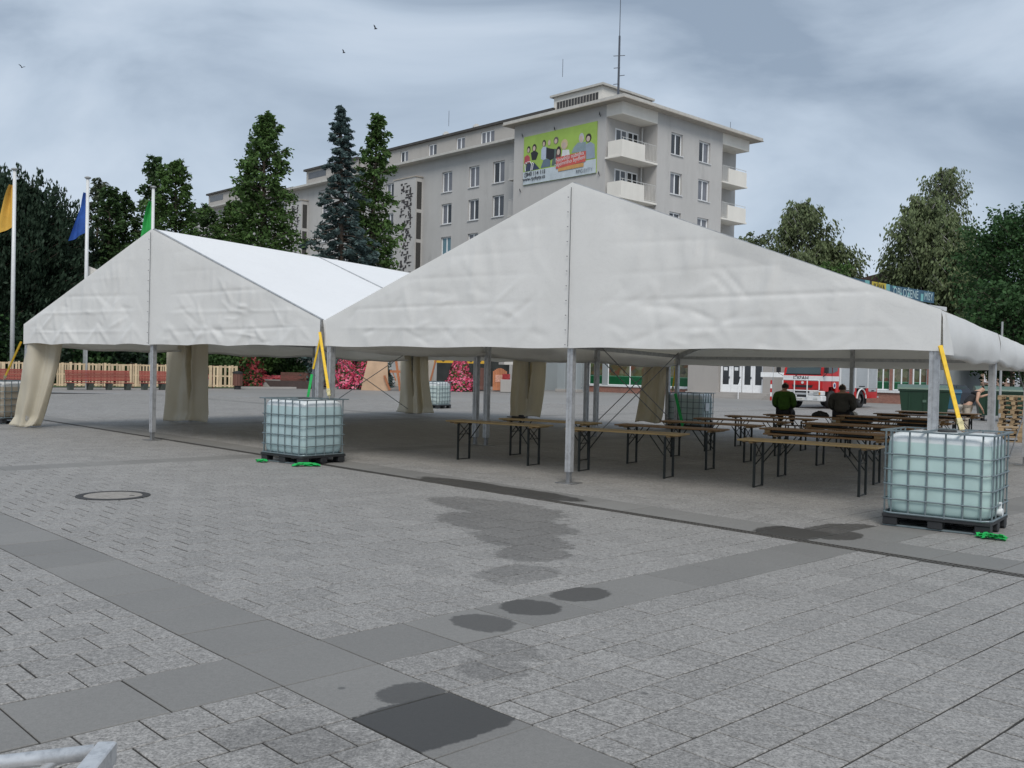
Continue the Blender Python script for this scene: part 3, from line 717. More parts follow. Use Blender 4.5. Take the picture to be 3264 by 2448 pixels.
tables = [ # u, v, top, label
 (3.25, 1.92, 'table_wood', 'long folding table nearest the big pale green tank, nothing stacked on it'),
 (-2.85, 1.93, 'table_wood', 'folding table closest to the tank between the tents, its top yellow'),
 (-2.72, 3.52, 'table_wood', 'folding table with a small black object lying on its end'),
 (-.02, 1.90, 'table_wood', 'folding table just behind the middle front pole'),
 (-.12, 3.85, 'table_wood_brown', 'second folding table in the row behind the middle front pole'),
 (-.22, 5.95, 'table_wood_brown', 'third folding table in the row behind the middle front pole'),
 (-.35, 7.95, 'table_wood_brown', 'fourth folding table in the row behind the middle front pole'),
 (-.45, 9.95, 'table_wood_brown', 'fifth folding table in the row behind the middle front pole'),
 (-.15, 11.75, 'table_wood_brown', 'folding table on which the two people sit'),
 (2.95, 3.80, 'table_wood_brown', 'folding table behind the nearest one with a folded table on top'),
 (2.75, 6.45, 'table_wood_brown', 'folding table carrying a folded one, third of the right row'),
 (2.55, 9.0, 'table_wood_brown', 'folding table carrying folded ones, fourth of the right row'),
 (2.35, 11.3, 'table_wood_brown', 'folding table carrying a folded one, fifth of the right row'),
 (2.2, 13.6, 'table_wood_brown', 'folding table carrying a folded one, sixth of the right row'),
 (2.1, 16.2, 'table_wood_brown', 'last folding table of the right row, out behind the tent')]
protos = {}
for i, (u, v, top, lab) in enumerate(tables):
    first = top not in protos
    if first: protos[top] = make_table(top)
    o = protos[top] if first else copy_tree(protos[top])
    o.location = tw(u, v); o.rotation_euler = (0, 0, TA + R(random.uniform(-2.5, 5.5))); o['label'] = lab
fold0 = make_folded('table_wood_brown'); first = True
nth = ['second', 'third', 'fourth', 'fourth', 'fifth', 'sixth', 'last']
for i, (u, v, z) in enumerate(((2.85, 3.86, 0), (2.7, 6.52, 0), (2.5, 9.06, 0), (2.62, 9.0, 1), (2.3, 11.36, 0), (2.15, 13.66, 0), (2.05, 16.26, 0))):
    o = fold0 if first else copy_tree(fold0); first = False
    o.location = tw(u, v, .7705 + z * .0835); o.rotation_euler = (0, 0, TA + R(random.uniform(-1, 3)))
    o['label'] = 'folded brown table lying %son the %s table of the right row' % ('uppermost ' if z else '', nth[i])
def make_bench():
    T = thing('folding_bench', 'narrow folding bench before the table where the two people sit', 'bench', tw(-.1, 12.35), TA)
    MB().bev(-1.1, 1.1, -.125, .125, .452, .48, .005).build('seat', M['table_wood_brown'], T)
    for s in (-1, 1):
        for y in (-.1, .1): MB().bev(s * .8 - .015, s * .8 + .015, y - .015, y + .015, 0, .452, .003).build('leg', M['table_steel'], T)
        MB().cyl((s * .8, 0, .2), (s * .55, 0, .45), .009, n=6).build('brace', M['table_steel'], T)
make_bench()
# small things on the tables
bl = MB(); bl.bev(-.16, .14, -.035, .035, 0, .04, .008); bl.mm(-.26, -.1, -.012, .012, .012, .03); bl.bev(.0, .1, -.05, .05, .03, .07, .01)
tag(bl.build('cordless_tool', M['black_rubber'], None, False, tw(-3.55, 3.6, .7705), TA + R(20)), 'small black tool lying on the end of a table', 'tool')
def blob_cloth(name, label, cat, loc, mt, sx, sy, sz, seed):
    w = wrk(seed, 22, 2., 9.); P = []
    for i in range(13):
        t = i / 12 * math.pi * .5; row = []
        for j in range(32):
            a = 2 * math.pi * j / 32; r_ = math.cos(t) * (1 + .45 * w(math.cos(a) * 1.4, math.sin(a) * 1.4 + t)); row.append((sx * r_ * math.cos(a), sy * r_ * math.sin(a), max(.004, sz * math.sin(t) * (1 + .5 * w(a, t * 2)))))
        P.append(row)
    return tag(MB().grid(P, close=True).build(name, mt, None, True, loc, TA), label, cat)
blob_cloth('tarpaulin_heap', 'crumpled white tarpaulin heap on the ground by the seated people', 'tarpaulin', tw(.55, 12.95), M['gable_pvc'], .55, .45, .85, 4)
blob_cloth('jacket', 'black jacket lying between the two seated people', 'jacket', tw(.2, 11.7, .7705), M['black_rubber'], .22, .13, .13, 9)
# ================================================================= PEOPLE
mat('skin', (.48, .29, .20), .55, var=.08, scale=8); mat('hair_dark', (.028, .020, .014), .7, var=.3, scale=30, bump=.5, bscale=80)
mat('fleece_green', (.045, .115, .012), .9, var=.25, scale=9, bump=.5, bscale=70); mat('fleece_grey', (.075, .072, .06), .9, var=.22, scale=9, bump=.5, bscale=70)
mat('trousers_dark', (.02, .02, .024), .85, var=.3, scale=9, bump=.3); mat('vest_black', (.018, .018, .02), .8, var=.3, scale=9, bump=.3)
mat('trousers_beige', (.42, .37, .30), .85, var=.15, scale=9, bump=.3); mat('shirt_white', (.6, .58, .54), .85, var=.15, scale=9, bump=.3); mat('hair_grey', (.22, .21, .2), .8)
def skinned(name, J, E, mt, parent, sub=2):
    names = list(J); me = bpy.data.meshes.new(name); me.from_pydata([J[n][0] for n in names], [(names.index(a), names.index(b)) for a, b in E], [])
    o = bpy.data.objects.new(name, me); COL.objects.link(o); md = o.modifiers.new('skin', 'SKIN'); md.use_smooth_shade = True
    for i, n in enumerate(names):
        r_ = J[n][1]; me.skin_vertices[0].data[i].radius = (r_, r_) if not isinstance(r_, tuple) else r_
        me.skin_vertices[0].data[i].use_root = (i == 0)
    s = o.modifiers.new('sub', 'SUBSURF'); s.levels = sub; s.render_levels = sub
    dg = bpy.context.evaluated_depsgraph_get(); dg.update()
    m2 = bpy.data.meshes.new_from_object(o.evaluated_get(dg)); bpy.data.objects.remove(o); m2.name = name
    m2.materials.clear(); m2.materials.append(mt); m2.polygons.foreach_set('use_smooth', [True] * len(m2.polygons))
    return link(name, m2, parent)
def hand(J, E, w, sgn, base, dirv, side, pre):
    d = Vector(dirv).normalized(); s = Vector(side).normalized(); b = Vector(base)
    J[pre + 'palm'] = (tuple(b + d * .06), (.032, .022)); E.append((w, pre + 'palm'))
    for k, (o_, l_) in enumerate(((-.033, .075), (-.011, .085), (.011, .08), (.031, .062))):
        p0 = b + d * .095 + s * o_; J[pre + 'k%d' % k] = (tuple(p0), .0105); J[pre + 'm%d' % k] = (tuple(p0 + d * l_ * .5 - Vector((0, 0, .008))), .0095); J[pre + 't%d' % k] = (tuple(p0 + d * l_ - Vector((0, 0, .03))), .0075)
        E += [(pre + 'palm', pre + 'k%d' % k), (pre + 'k%d' % k, pre + 'm%d' % k), (pre + 'm%d' % k, pre + 't%d' % k)]
    p0 = b + d * .045 - s * .045; J[pre + 'th'] = (tuple(p0), .012); J[pre + 'th2'] = (tuple(p0 + d * .045 - s * .02), .009); E += [(pre + 'palm', pre + 'th'), (pre + 'th', pre + 'th2')]
def seated(name, label, loc, rotz, top, bulk, turn, hoody, mt_leg='trousers_dark'):
    P = thing(name, label, 'person', loc, rotz, None)
    J = {}; E = []
    def j(n, p, r_, to=None):
        J[n] = (p, r_)
        if to: E.append((to, n))
    b = bulk
    j('pelvis', (0, 0, .10), (.15 * b, .12)); j('waist', (0, -.01, .26), (.135 * b, .11), 'pelvis'); j('chest', (0, .02, .44), (.155 * b, .115), 'waist'); j('upper', (0, .04, .54), (.12 * b, .09), 'chest')
    j('neck', (0, .05, .63), .055, 'upper'); j('skull', (turn * .01, .075, .70), (.072, .085), 'neck'); j('crown', (turn * .015, .07, .785), (.074, .088), 'skull'); j('top', (turn * .015, .065, .835), (.045, .055), 'crown')
    j('face', (turn * .03, .125, .71), (.045, .04), 'skull'); j('nose', (turn * .04, .168, .725), .012, 'face')
    for s, n in ((-1, 'l'), (1, 'r')):
        j(n + 'ear', (s * .083, .065, .725), .014, 'skull')
        j(n + 'sho', (s * .185 * b, .03, .535), .068 * b, 'upper'); j(n + 'elb', (s * (.225 * b), .04, .25), .047 * b, n + 'sho'); j(n + 'wri', (s * .13, .28, .17), .03, n + 'elb')
        hand(J, E, n + 'wri', s, (s * .13, .28, .17), (-s * .5, .8, -.15), (.8, s * .5, 0), n)
        j(n + 'hip', (s * .095, .06, .075), .095, 'pelvis'); j(n + 'kne', (s * .15, .47, .06), .062, n + 'hip'); j(n + 'ank', (s * .15, .52, -.22), .042, n + 'kne'); j(n + 'toe', (s * .16, .66, -.265), .038, n + 'ank')
    body = skinned('body', J, E, M['skin'], P)
    # jacket, trousers, hair as clothing over the body
    g = .034
    JJ = {k: (v[0], tuple(x + g for x in v[1]) if isinstance(v[1], tuple) else v[1] + g) for k, v in J.items()}
    sub = lambda ks, ex=(): ({k: JJ[k] for k in ks}, [e_ for e_ in E if e_[0] in ks and e_[1] in ks])
    a_, e_ = sub(['pelvis', 'waist', 'chest', 'upper', 'lsho', 'lelb', 'lwri', 'rsho', 'relb', 'rwri'])
    a_['collar'] = ((0, .045, .60), (.085, .082)); e_.append(('upper', 'collar'))
    a_['pelvis'] = ((0, 0, .085), (.172 * b, .14)); skinned('jacket', a_, e_, M[top], P)
    a_, e_ = sub(['pelvis', 'lhip', 'lkne', 'lank', 'rhip', 'rkne', 'rank']); a_['pelvis'] = ((0, .02, .075), (.15 * b, .12)); skinned('trousers', a_, e_, M[mt_leg], P)
    for s in (-1, 1): skinned('shoe', {'a': ((s * .15, .50, -.245), .045), 'b': ((s * .15, .58, -.262), .046), 'c': ((s * .16, .69, -.27), .036)}, [('a', 'b'), ('b', 'c')], M['black_rubber'], P, 1)
    h = MB(); Pm = []
    for i in range(9):
        t = i / 8; row = []
        for k in range(24):
            a = 2 * math.pi * k / 24; fr_ = max(0., math.sin(a))           # front is +y
            z = .845 - t * (.150 - .085 * fr_); q = math.sin(min(1., t * 1.35 + .04) * math.pi / 2)
            row.append((turn * .015 + (.088 + .004 * math.sin(5 * a)) * q * math.cos(a), .068 + (.103) * q * math.sin(a), z))
        Pm.append(row)
    h.grid(Pm, close=True); h.f.append(tuple(range(24))); h.m.append(0); h.build('hair', M['hair_dark'], P, True)
    if hoody: skinned('hood', {'a': ((0, -.045, .545), (.06, .03)), 'b': ((-.05, -.02, .585), .032), 'c': ((.05, -.02, .585), .032)}, [('a', 'b'), ('a', 'c')], M[top], P, 2)
    return P
seated('person', 'person in a green fleece sitting on a table, seen from behind', tw(-.82, 11.86, .775), TA + R(12), 'fleece_green', 1.10, 1, True)
seated('person', 'broad person in a grey sweatshirt sitting on the end of a table, seen from behind', tw(.72, 11.78, .775), TA + R(6), 'fleece_grey', 1.26, -1, False)
def bender(loc, rotz):
    P = thing('person', 'person in a black vest and pale trousers bending over the pallet stack', 'person', loc, rotz)
    J = {}; E = []
    def j(n, p, r_, to=None):
        J[n] = (p, r_)
        if to: E.append((to, n))
    j('pelvis', (-.12, 0, .95), (.15, .13)); j('waist', (.0, 0, 1.12), (.14, .12), 'pelvis'); j('chest', (.14, 0, 1.29), (.16, .13), 'waist'); j('upper', (.23, 0, 1.37), (.12, .1), 'chest')
    j('neck', (.32, 0, 1.44), .055, 'upper'); j('skull', (.40, 0, 1.49), (.08, .075), 'neck'); j('crown', (.45, 0, 1.55), (.08, .075), 'skull'); j('face', (.46, 0, 1.46), .05, 'skull')
    for s, n in ((-1, 'l'), (1, 'r')):
        j(n + 'sho', (.20, s * .19, 1.37), .065, 'upper')
        if s > 0: j(n + 'elb', (.42, s * .24, 1.24), .045, n + 'sho'); j(n + 'wri', (.66, s * .20, 1.33), .03, n + 'elb'); hand(J, E, n + 'wri', s, (.66, s * .20, 1.33), (1, -.1, -.1), (0, 1, 0), n)
        else: j(n + 'elb', (.12, s * .27, 1.12), .045, n + 'sho'); j(n + 'wri', (.28, s * .25, .90), .03, n + 'elb'); hand(J, E, n + 'wri', s, (.28, s * .25, .90), (.5, .1, -1), (0, 1, 0), n)
        j(n + 'hip', (-.12, s * .1, .88), .1, 'pelvis'); j(n + 'kne', (-.06 + .05 * s, s * .13, .49), .065, n + 'hip'); j(n + 'ank', (-.14 + .1 * s, s * .13, .085), .045, n + 'kne'); j(n + 'toe', (.03 + .1 * s, s * .15, .04), .038, n + 'ank')
    skinned('body', J, E, M['skin'], P)
    g = .018; JJ = {k: (v[0], tuple(x + g for x in v[1]) if isinstance(v[1], tuple) else v[1] + g) for k, v in J.items()}
    sub = lambda ks: ({k: JJ[k] for k in ks}, [e_ for e_ in E if e_[0] in ks and e_[1] in ks])
    skinned('vest', *sub(['pelvis', 'waist', 'chest', 'upper', 'lsho', 'rsho']), M['vest_black'], P)
    skinned('trousers', *sub(['pelvis', 'lhip', 'lkne', 'lank', 'rhip', 'rkne', 'rank']), M['trousers_beige'], P)
    skinned('hair', {'a': ((.44, 0, 1.565), (.085, .088)), 'b': ((.385, 0, 1.55), (.07, .08))}, [('a', 'b')], M['hair_dark'], P)
    for s in (-1, 1): skinned('shoe', {'a': ((-.15 + .1 * s, s * .13, .05), .05), 'b': ((.0 + .1 * s, s * .145, .045), .045), 'c': ((.06 + .1 * s, s * .15, .042), .04)}, [('a', 'b'), ('b', 'c')], M['black_rubber'], P, 1)
bender((14.75, 31.3, 0), R(-4))
# ================================================================= PALLET STACK
def make_pallet(name):
    T = thing(name, '', 'pallet')
    for y in (-.34, -.17, 0, .17, .34): MB().mm(-.6, .6, y - .055, y + .055, .122, .144).build('plank', M['pallet_wood_dark'], T)
    for x in (-.52, 0, .52): MB().mm(x - .07, x + .07, -.4, .4, .10, .1215).build('plank', M['pallet_wood_dark'], T)
    for x in (-.52, 0, .52):
        for y in (-.34, 0, .34): MB().mm(x - .07, x + .07, y - .06, y + .06, .022, .0995).build('block', M['pallet_wood_dark'], T)
    for y in (-.34, 0, .34): MB().mm(-.6, .6, y - .055, y + .055, .0, .0215).build('plank', M['pallet_wood_dark'], T)
    return T
pal0 = make_pallet('wooden_pallet'); first = True
ordn = ['lowest', 'second lowest', 'third from the ground', 'fourth from the ground', 'fifth from the ground', 'sixth from the ground', 'seventh from the ground', 'eighth from the ground', 'topmost']
for k in range(9):
    o = pal0 if first else copy_tree(pal0); first = False
    o.location = (16.35 + random.uniform(-.03, .03), 31.6 + random.uniform(-.03, .03), .002 + k * .1455); o.rotation_euler = (0, 0, R(58 + random.uniform(-3, 3))); o['label'] = '%s wooden pallet in the stack beside the bending person' % ordn[k]; o['group'] = 'wooden pallets stacked behind the tent'
for k in range(3):
    o = copy_tree(pal0); o.location = (15.05 + random.uniform(-.03, .03), 28.6, .002 + k * .1455); o.rotation_euler = (0, 0, R(-30 + random.uniform(-4, 4)))
    o['label'] = '%s pallet of the low stack of three before the tall pallet stack' % ('bottom', 'middle', 'top')[k]; o['group'] = 'wooden pallets stacked behind the tent'
# ================================================================= APARTMENT BLOCK
def plaster(name, c, streak=.4):
    m = NT(name); a = m.noise(.25, 5, .6); b = m.noise(1.1, 5, .65, sc=(1, 1, .22)); c2 = m.noise(14., 3, .7)
    k = m.math('ADD', .80, m.math('ADD', m.math('MULTIPLY', a, .2), m.math('MULTIPLY', b, .2)))
    k = m.math('MULTIPLY', k, m.math('ADD', .95, m.math('MULTIPLY', c2, .1)))
    d = m.ramp(m.noise(.7, 6, .7, sc=(1, 1, .3)), [(.56, (0, 0, 0)), (.8, (streak,) * 3)])
    kk = m.n('ShaderNodeVectorMath', operation='SCALE'); kk.inputs[0].default_value = c; m.l(k, kk.inputs['Scale'])
    m.col(m.mix(d, kk.outputs[0], (*[x * .45 for x in c], 1))); m.set(Roughness=.9); m.bump(c2, .25, .01); M[name] = m.mat
plaster('plaster_grey', (.46, .45, .435)); plaster('plaster_tower', (.475, .462, .445)); plaster('plaster_white', (.74, .71, .65), .15); plaster('plaster_attic', (.40, .38, .355), .45); plaster('stone_grey', (.36, .34, .32), .3); plaster('stone_cool', (.30, .33, .34), .3)
mat('window_white', (.85, .86, .87), .45, var=.06); mat('sill_white', (.62, .63, .64), .6, var=.1); mat('roof_dark', (.06, .055, .05), .7, var=.3, scale=2)
mat('soffit', (.40, .36, .31), .85, var=.12, scale=1.5); mat('roof_edge', (.50, .485, .45), .7, var=.12, scale=2); mat('ornament_dark', (.035, .03, .03), .6, var=.3); mat('slot_dark', (.05, .048, .045), .5, var=.3)
def glass(name, c, r_=.08):
    m = NT(name); f = m.noise(.9, 4, .6); m.col(m.mix(f, (*[x * .6 for x in c], 1), (*[x * 1.3 for x in c], 1))); m.set(Roughness=r_); m.b.inputs['Specular IOR Level'].default_value = .6; M[name] = m.mat
glass('glass_dark', (.03, .034, .038)); glass('glass_curtain', (.17, .175, .195), .15); glass('glass_blue', (.12, .22, .26), .12); glass('glass_mid', (.085, .09, .10), .1)
GL = ['glass_curtain', 'glass_curtain', 'glass_mid', 'glass_dark']
class Frame:
    # facade frame: origin o, horizontal unit a (to the right seen from outside), outward normal n, in the local space of the parent
    def __init__(s, o, a, n): s.o, s.a, s.n = Vector(o), Vector(a), Vector(n)
    def p(s, x, z, d=0.): return s.o + s.a * x + s.n * d + Vector((0, 0, z))
    def box(s, m, x0, x1, z0, z1, d0, d1, mi=0):
        vs = [s.p(x, z, d) for d in (d0, d1) for z in (z0, z1) for x in (x0, x1)]
        return m.add(vs, [(0, 2, 3, 1), (4, 5, 7, 6), (0, 1, 5, 4), (2, 6, 7, 3), (0, 4, 6, 2), (1, 3, 7, 5)], mi)
def wall_holes(fr, x0, x1, z0, z1, holes, depth, m, mi=0):
    xs = sorted({x0, x1, *[h[i] for h in holes for i in (0, 1)]}); zs = sorted({z0, z1, *[h[i] for h in holes for i in (2, 3)]})
    for a, b in zip(xs[:-1], xs[1:]):
        for c, d in zip(zs[:-1], zs[1:]):
            xm, zm = (a + b) / 2, (c + d) / 2
            if any(h[0] < xm < h[1] and h[2] < zm < h[3] for h in holes): continue
            m.add([fr.p(a, c), fr.p(b, c), fr.p(b, d), fr.p(a, d)], [(0, 1, 2, 3)], mi)
    for h in holes:
        A, B_, C_, D = h; q = [(A, C_), (B_, C_), (B_, D), (A, D)]
        for i in range(4):
            u, v = q[i], q[(i + 1) % 4]; m.add([fr.p(*u), fr.p(*v), fr.p(*v, -depth), fr.p(*u, -depth)], [(0, 3, 2, 1)], mi)
def window(fr, x0, x1, z0, z1, parent, d=-.14, nm=2, fw=.115, gl=None, sill=True, frame='window_white', rs=random):
    m = MB(); fr.box(m, x0, x0 + fw, z0, z1, d - .06, d); fr.box(m, x1 - fw, x1, z0, z1, d - .06, d)
    fr.box(m, x0 + fw, x1 - fw, z0, z0 + fw, d - .06, d); fr.box(m, x0 + fw, x1 - fw, z1 - fw, z1, d - .06, d)
    w = (x1 - x0 - 2 * fw) / nm
    for k in range(1, nm): fr.box(m, x0 + fw + w * k - fw * .6, x0 + fw + w * k + fw * .6, z0 + fw, z1 - fw, d - .06, d + .004)
    o = m.build('window', M[frame], parent)
    for k in range(nm):
        g_ = MB(); fr.box(g_, x0 + fw + w * k, x0 + fw + w * (k + 1), z0 + fw, z1 - fw, d - .05, d - .035); g_.build('pane', M[gl or rs.choice(GL)], o)
    if sill: s_ = MB(); fr.box(s_, x0 - .06, x1 + .06, z0 - .07, z0, d - .02, .10); s_.build('sill', M['sill_white'], o)
    return o
random.seed(11)
AP = thing('apartment_block', 'grey plastered apartment block with a projecting corner tower and white balconies', 'building', (8.97, 84., 0), YA)
HT = 25.05
fA = Frame((0, 0, 0), (1, 0, 0), (0, -1, 0)); fB = Frame((0, 0, 0), (0, 1, 0), (1, 0, 0))
# tower body (set behind the facade skins)
wm = MB(); wm.mm(-13.46, -1.8, .0, 20, 0, HT); wm.mm(-1.8, -.3, 5.2, 14.7, 0, HT)
holesB = [(a, b, c, d) for (c, d) in ((21.70, 23.68), (18.10, 20.08), (14.52, 16.47), (10.9, 12.9), (7.3, 9.3)) for (a, b) in ((6.92, 8.65), (11.2, 13.0))]
wall_holes(fB, 4.9, 15.0, 0, HT, holesB, .3, wm)
wm.add([(-1.8, 4.9, 0), (0, 4.9, 0), (0, 4.9, HT), (-1.8, 4.9, HT)], [(0, 1, 2, 3)]); wm.add([(0, 15, 0), (-1.8, 15, 0), (-1.8, 15, HT), (0, 15, HT)], [(0, 1, 2, 3)])
wm.build('tower_wall', M['plaster_tower'], AP)
for h in holesB: window(fB, *h, AP, d=-.2)
for a, b in ((0, 4.9), (15., 19.6)): MB().mm(-1.8, .003, a, b, 24.0, HT).build('loggia_head', M['plaster_white'], AP)
mat('rail_white', (.6, .6, .58), .5)
fL = Frame((-1.8, 0, 0), (0, 1, 0), (1, 0, 0))
for z in (20.30, 16.75, 13.2, 9.65):
    for (y0, y1, ya_, yb_, b0, b1, side) in ((0., 4.9, -.05, 3.1, 3.1, 4.75, 0), (15., 19.6, 16.0, 19.1, 15.05, 16.0, 1)):
        bm_ = MB(); bm_.mm(-1.8, .10, y0 - .1 if not side else y0, y1 if not side else y1 - .3, z, z + .16); b_o = bm_.build('balcony_floor', M['plaster_white'], AP)
        bm_ = MB(); bm_.mm(.0, .10, ya_, yb_, z + .16, z + 1.48); (bm_.mm(-1.5, .0, -.05, .05, z + .16, z + 1.48) if not side else bm_.mm(-1.5, .0, 19.0, 19.1, z + .16, z + 1.48)); bm_.build('balcony_parapet', M['plaster_white'], AP)
        rm = MB(); rm.cyl((.05, ya_ if not side else b0, z + 1.68), (.05, b1 if not side else yb_, z + 1.68), .025, n=6)
        for k in range(9):
            y = b0 + (b1 - b0) * k / 8; rm.cyl((.05, y, z + .2), (.05, y, z + 1.66), .014, n=5)
        rm.cyl((.05, b0, z + .25), (.05, b1, z + .25), .02, n=5)
        for y in (ya_ + .2, (ya_ + yb_) / 2, yb_ - .1): rm.cyl((.05, y, z + 1.4), (.05, y, z + 1.68), .018, n=5)
        rm.build('balcony_railing', M['rail_white'], AP)
    window(fL, 1.2, 2.75, z + .9, z + 2.95, AP, d=.05, sill=False, gl='glass_mid'); window(fL, 2.85, 4.35, z + .2, z + 2.95, AP, d=.05, sill=False, gl='glass_dark'); window(fL, 15.5, 17.3, z + .2, z + 2.95, AP, d=.05, sill=False, gl='glass_mid')
    pm = MB(); pm.cyl((-1.5, 4.6, z + .16), (-1.5, 4.6, z + 3.5), .07, n=8); pm.build('downpipe', M['rail_white'], AP)
rf = MB(); rf.mm(-14.2, .95, -.95, 20.7, HT, HT + .07, 1); rf.mm(-14.15, .9, -.9, 20.65, HT + .07, HT + .33, 0); rf.build('roof', [M['roof_edge'], M['soffit']], AP)
rf2 = MB(); rf2.mm(-13.2, -.4, .4, 19., HT + .42, HT + .6); rf2.build('roof_deck', M['roof_dark'], AP)
ph = MB(); ph.mm(-11.2, -5.0, 3., 10, HT + .42, 28.0); pho = ph.build('penthouse', M['plaster_white'], AP); ph = MB(); ph.mm(-11.5, -4.7, 2.7, 10.3, 28.0, 28.2); ph.build('penthouse_roof', M['roof_edge'], pho)
fP = Frame((0, 3., 0), (1, 0, 0), (0, -1, 0)); pm = MB(); fP.box(pm, -10.8, -5.5, 26.3, 27.5, 0, .02); pm.build('vent_band', M['slot_dark'], pho)
for k in range(14): pm = MB(); fP.box(pm, -10.8 + k * .38, -10.74 + k * .38, 26.3, 27.5, .02, .05); pm.build('louvre', M['plaster_attic'], pho)
# wing
wg = MB(); WX0, WX1 = -88., -13.46
fW = Frame((0, 2.5, 0), (1, 0, 0), (0, -1, 0))
cols = [(-27.38, -25.68), (-22.95, -21.3), (-19.2, -17.47), (-37.6, -36.1), (-42.2, -40.6), (-46.8, -45.2), (-51.3, -49.7), (-61.3, -59.8), (-65.8, -64.2), (-70.3, -68.7), (-74.8, -73.2), (-79.3, -77.7)]
holesW = [(a, b, c, d) for a, b in cols for c, d in ((20.66, 22.85), (17.22, 19.40), (13.75, 15.85), (10.3, 12.4))]
wall_holes(fW, WX0, WX1, 0, 24.5, holesW, .3, wg); wg.mm(WX0, WX1, 2.8, 15., 0, 24.5); wg.add([(WX0, 15, 0), (WX0, 2.5, 0), (WX0, 2.5, 24.5), (WX0, 15, 24.5)], [(0, 1, 2, 3)])
wg.build('wing_wall', M['plaster_grey'], AP)
for i, h in enumerate(holesW): window(fW, *h, AP, d=-.18, gl='glass_blue' if i == 2 else None)
ev = MB(); ev.mm(WX0 - .8, -14.2, 1.5, 2.8, 24.42, 24.66); ev.mm(WX0 - .8, WX1, 2.8, 15.8, 24.5, 24.7); ev.build('eave', M['roof_edge'], AP)
for (a, b, wins) in ((-37.9, -11., ((-35.65, -34.2), (-30.5, -29.05), (-25.75, -24.3), (-21.8, -19.65))), (-55.8, -44., ()), (-83.3, -71., ())):
    am = MB(); fT = Frame((0, 3.0, 0), (1, 0, 0), (0, -1, 0)); hs_ = [(x0, x1, 24.75, 26.4) for x0, x1 in wins]
    wall_holes(fT, a, b, 24.66, 26.75, hs_, .25, am); am.mm(a, b, 3.3, 13, 24.7, 26.75); am.add([(a, 3.3, 24.7), (a, 3., 24.7), (a, 3., 26.75), (a, 3.3, 26.75)], [(0, 1, 2, 3)]); ao = am.build('attic_storey', M['plaster_attic'], AP)
    am = MB(); am.mm(a - .3, b, 2.7, 13.3, 26.75, 27.0); am.build('attic_roof', M['roof_dark'], ao)
    for h in hs_: window(fT, *h, AP, d=-.12, nm=2 if h[1] - h[0] < 2 else 3, sill=False)
    if not wins: am = MB(); fT.box(am, a + .5, a + 4.6, 25.7, 26.45, 0, .03); am.build('attic_window_band', M['glass_mid'], ao)
for x in (-30.0, -24.9, -50.):
    vm_ = MB(); vm_.cyl((x, 5, 27.), (x, 5, 27.75), .25, n=12); vm_.cyl((x - .05, 5, 27.75), (x + .4, 4.8, 27.75), .34, n=14); vm_.build('roof_vent', M['rail_white'], AP)
def ornament(xc, zt, zb, parent, seed):
    rs = random.Random(seed); m = MB(); fS = Frame((0, 1.5, 0), (1, 0, 0), (0, -1, 0)); z = zt
    while z > zb:
        for c_ in range(rs.choice((2, 3, 3))):
            x = xc + rs.uniform(-.95, .95); w = rs.uniform(.08, .34); h = rs.uniform(.08, .42)
            fS.box(m, x - w / 2, x + w / 2, z - h, z, 0, .035 + rs.random() * .02)
            if rs.random() < .4: fS.box(m, x + w / 2, x + w / 2 + rs.uniform(.15, .4), z - .1, z - .01, 0, .03)
        z -= rs.uniform(.16, .34)
    return tag(m.build('ornament', M['ornament_dark'], parent), kind='stuff')
for x0, x1 in ((-34.7, -30.7), (-58.3, -54.4)):
    sm = MB(); sm.mm(x0, x1, 1.5, 2.5, 4, 22.7); so = sm.build('stair_shaft', M['plaster_grey'], AP); sm = MB(); sm.mm(x0 - .08, x1 + .08, 1.42, 2.5, 22.7, 22.82); sm.build('shaft_cap', M['soffit'], so)
    ornament((x0 + x1) / 2 + .3, 22.2, 9, so, int(-x0)); fK = Frame((x1, 0, 0), (0, 1, 0), (1, 0, 0))
    for a, b in ((19.2, 22.2), (15.9, 18.8), (12.4, 15.5)): km = MB(); fK.box(km, 1.68, 2.32, a, b, 0, .02); km.build('slot_window', M['slot_dark'], so)
for z0, z1 in ((20.3, 21.9), (16.75, 18.2)):
    bx = MB(); bx.mm(-14.95, -13.47, .75, 2.49, z0, z1); bo_ = bx.build('side_balcony', M['plaster_grey'], AP); bx = MB(); bx.mm(-15.0, -13.47, .70, 2.49, z0 - .12, z0); bx.build('balcony_floor', M['roof_edge'], bo_)
    bx = MB(); bx.beam((-14.9, .78, z1 + .12), (-13.5, .78, z1 + .22), .03, .03); bx.build('rail', M['rail_white'], bo_)
# antenna
an = thing('antenna_mast', 'tall thin antenna mast with short rungs on the apartment tower roof', 'antenna', fA.o, 0); an.location = at(1971, 285, 84.6); an.location.z = HT + .42
mat('mast_steel', (.10, .11, .13), .5, .5)
MB().cyl((0, 0, -.0), (0, 0, 5.35), .10, .085, 8).build('mast', M['mast_steel'], an); MB().cyl((0, 0, 5.3), (0, 0, 12.), .04, .02, 6).build('whip', M['mast_steel'], an)
for z, a, b in ((.25, 0, .45), (1.15, -.45, 0), (1.9, 0, .5), (2.55, -.45, .1), (3.6, -.5, .5)): MB().beam((a, 0, z), (b, -.1, z + .04), .05, .05).build('rung', M['mast_steel'], an)
for px, py, Y in ((1792, 290, 88), (1430, 415, 102), (2328, 415, 98)):
    p = at(px, py, Y); zb = HT + .42 if px > 1700 else 27.0
    if px == 1792: zb = 28.2
    tag(MB().cyl((0, 0, 0), (0, 0, 1.6), .025, n=5).build('lightning_rod', M['mast_steel'], None, False, (p.x, p.y, zb)), {1792: 'thin lightning rod on the penthouse of the apartment tower', 1430: 'thin lightning rod on the dark attic roof of the apartment block', 2328: 'thin lightning rod on the far corner of the apartment tower roof'}[px], 'rod')
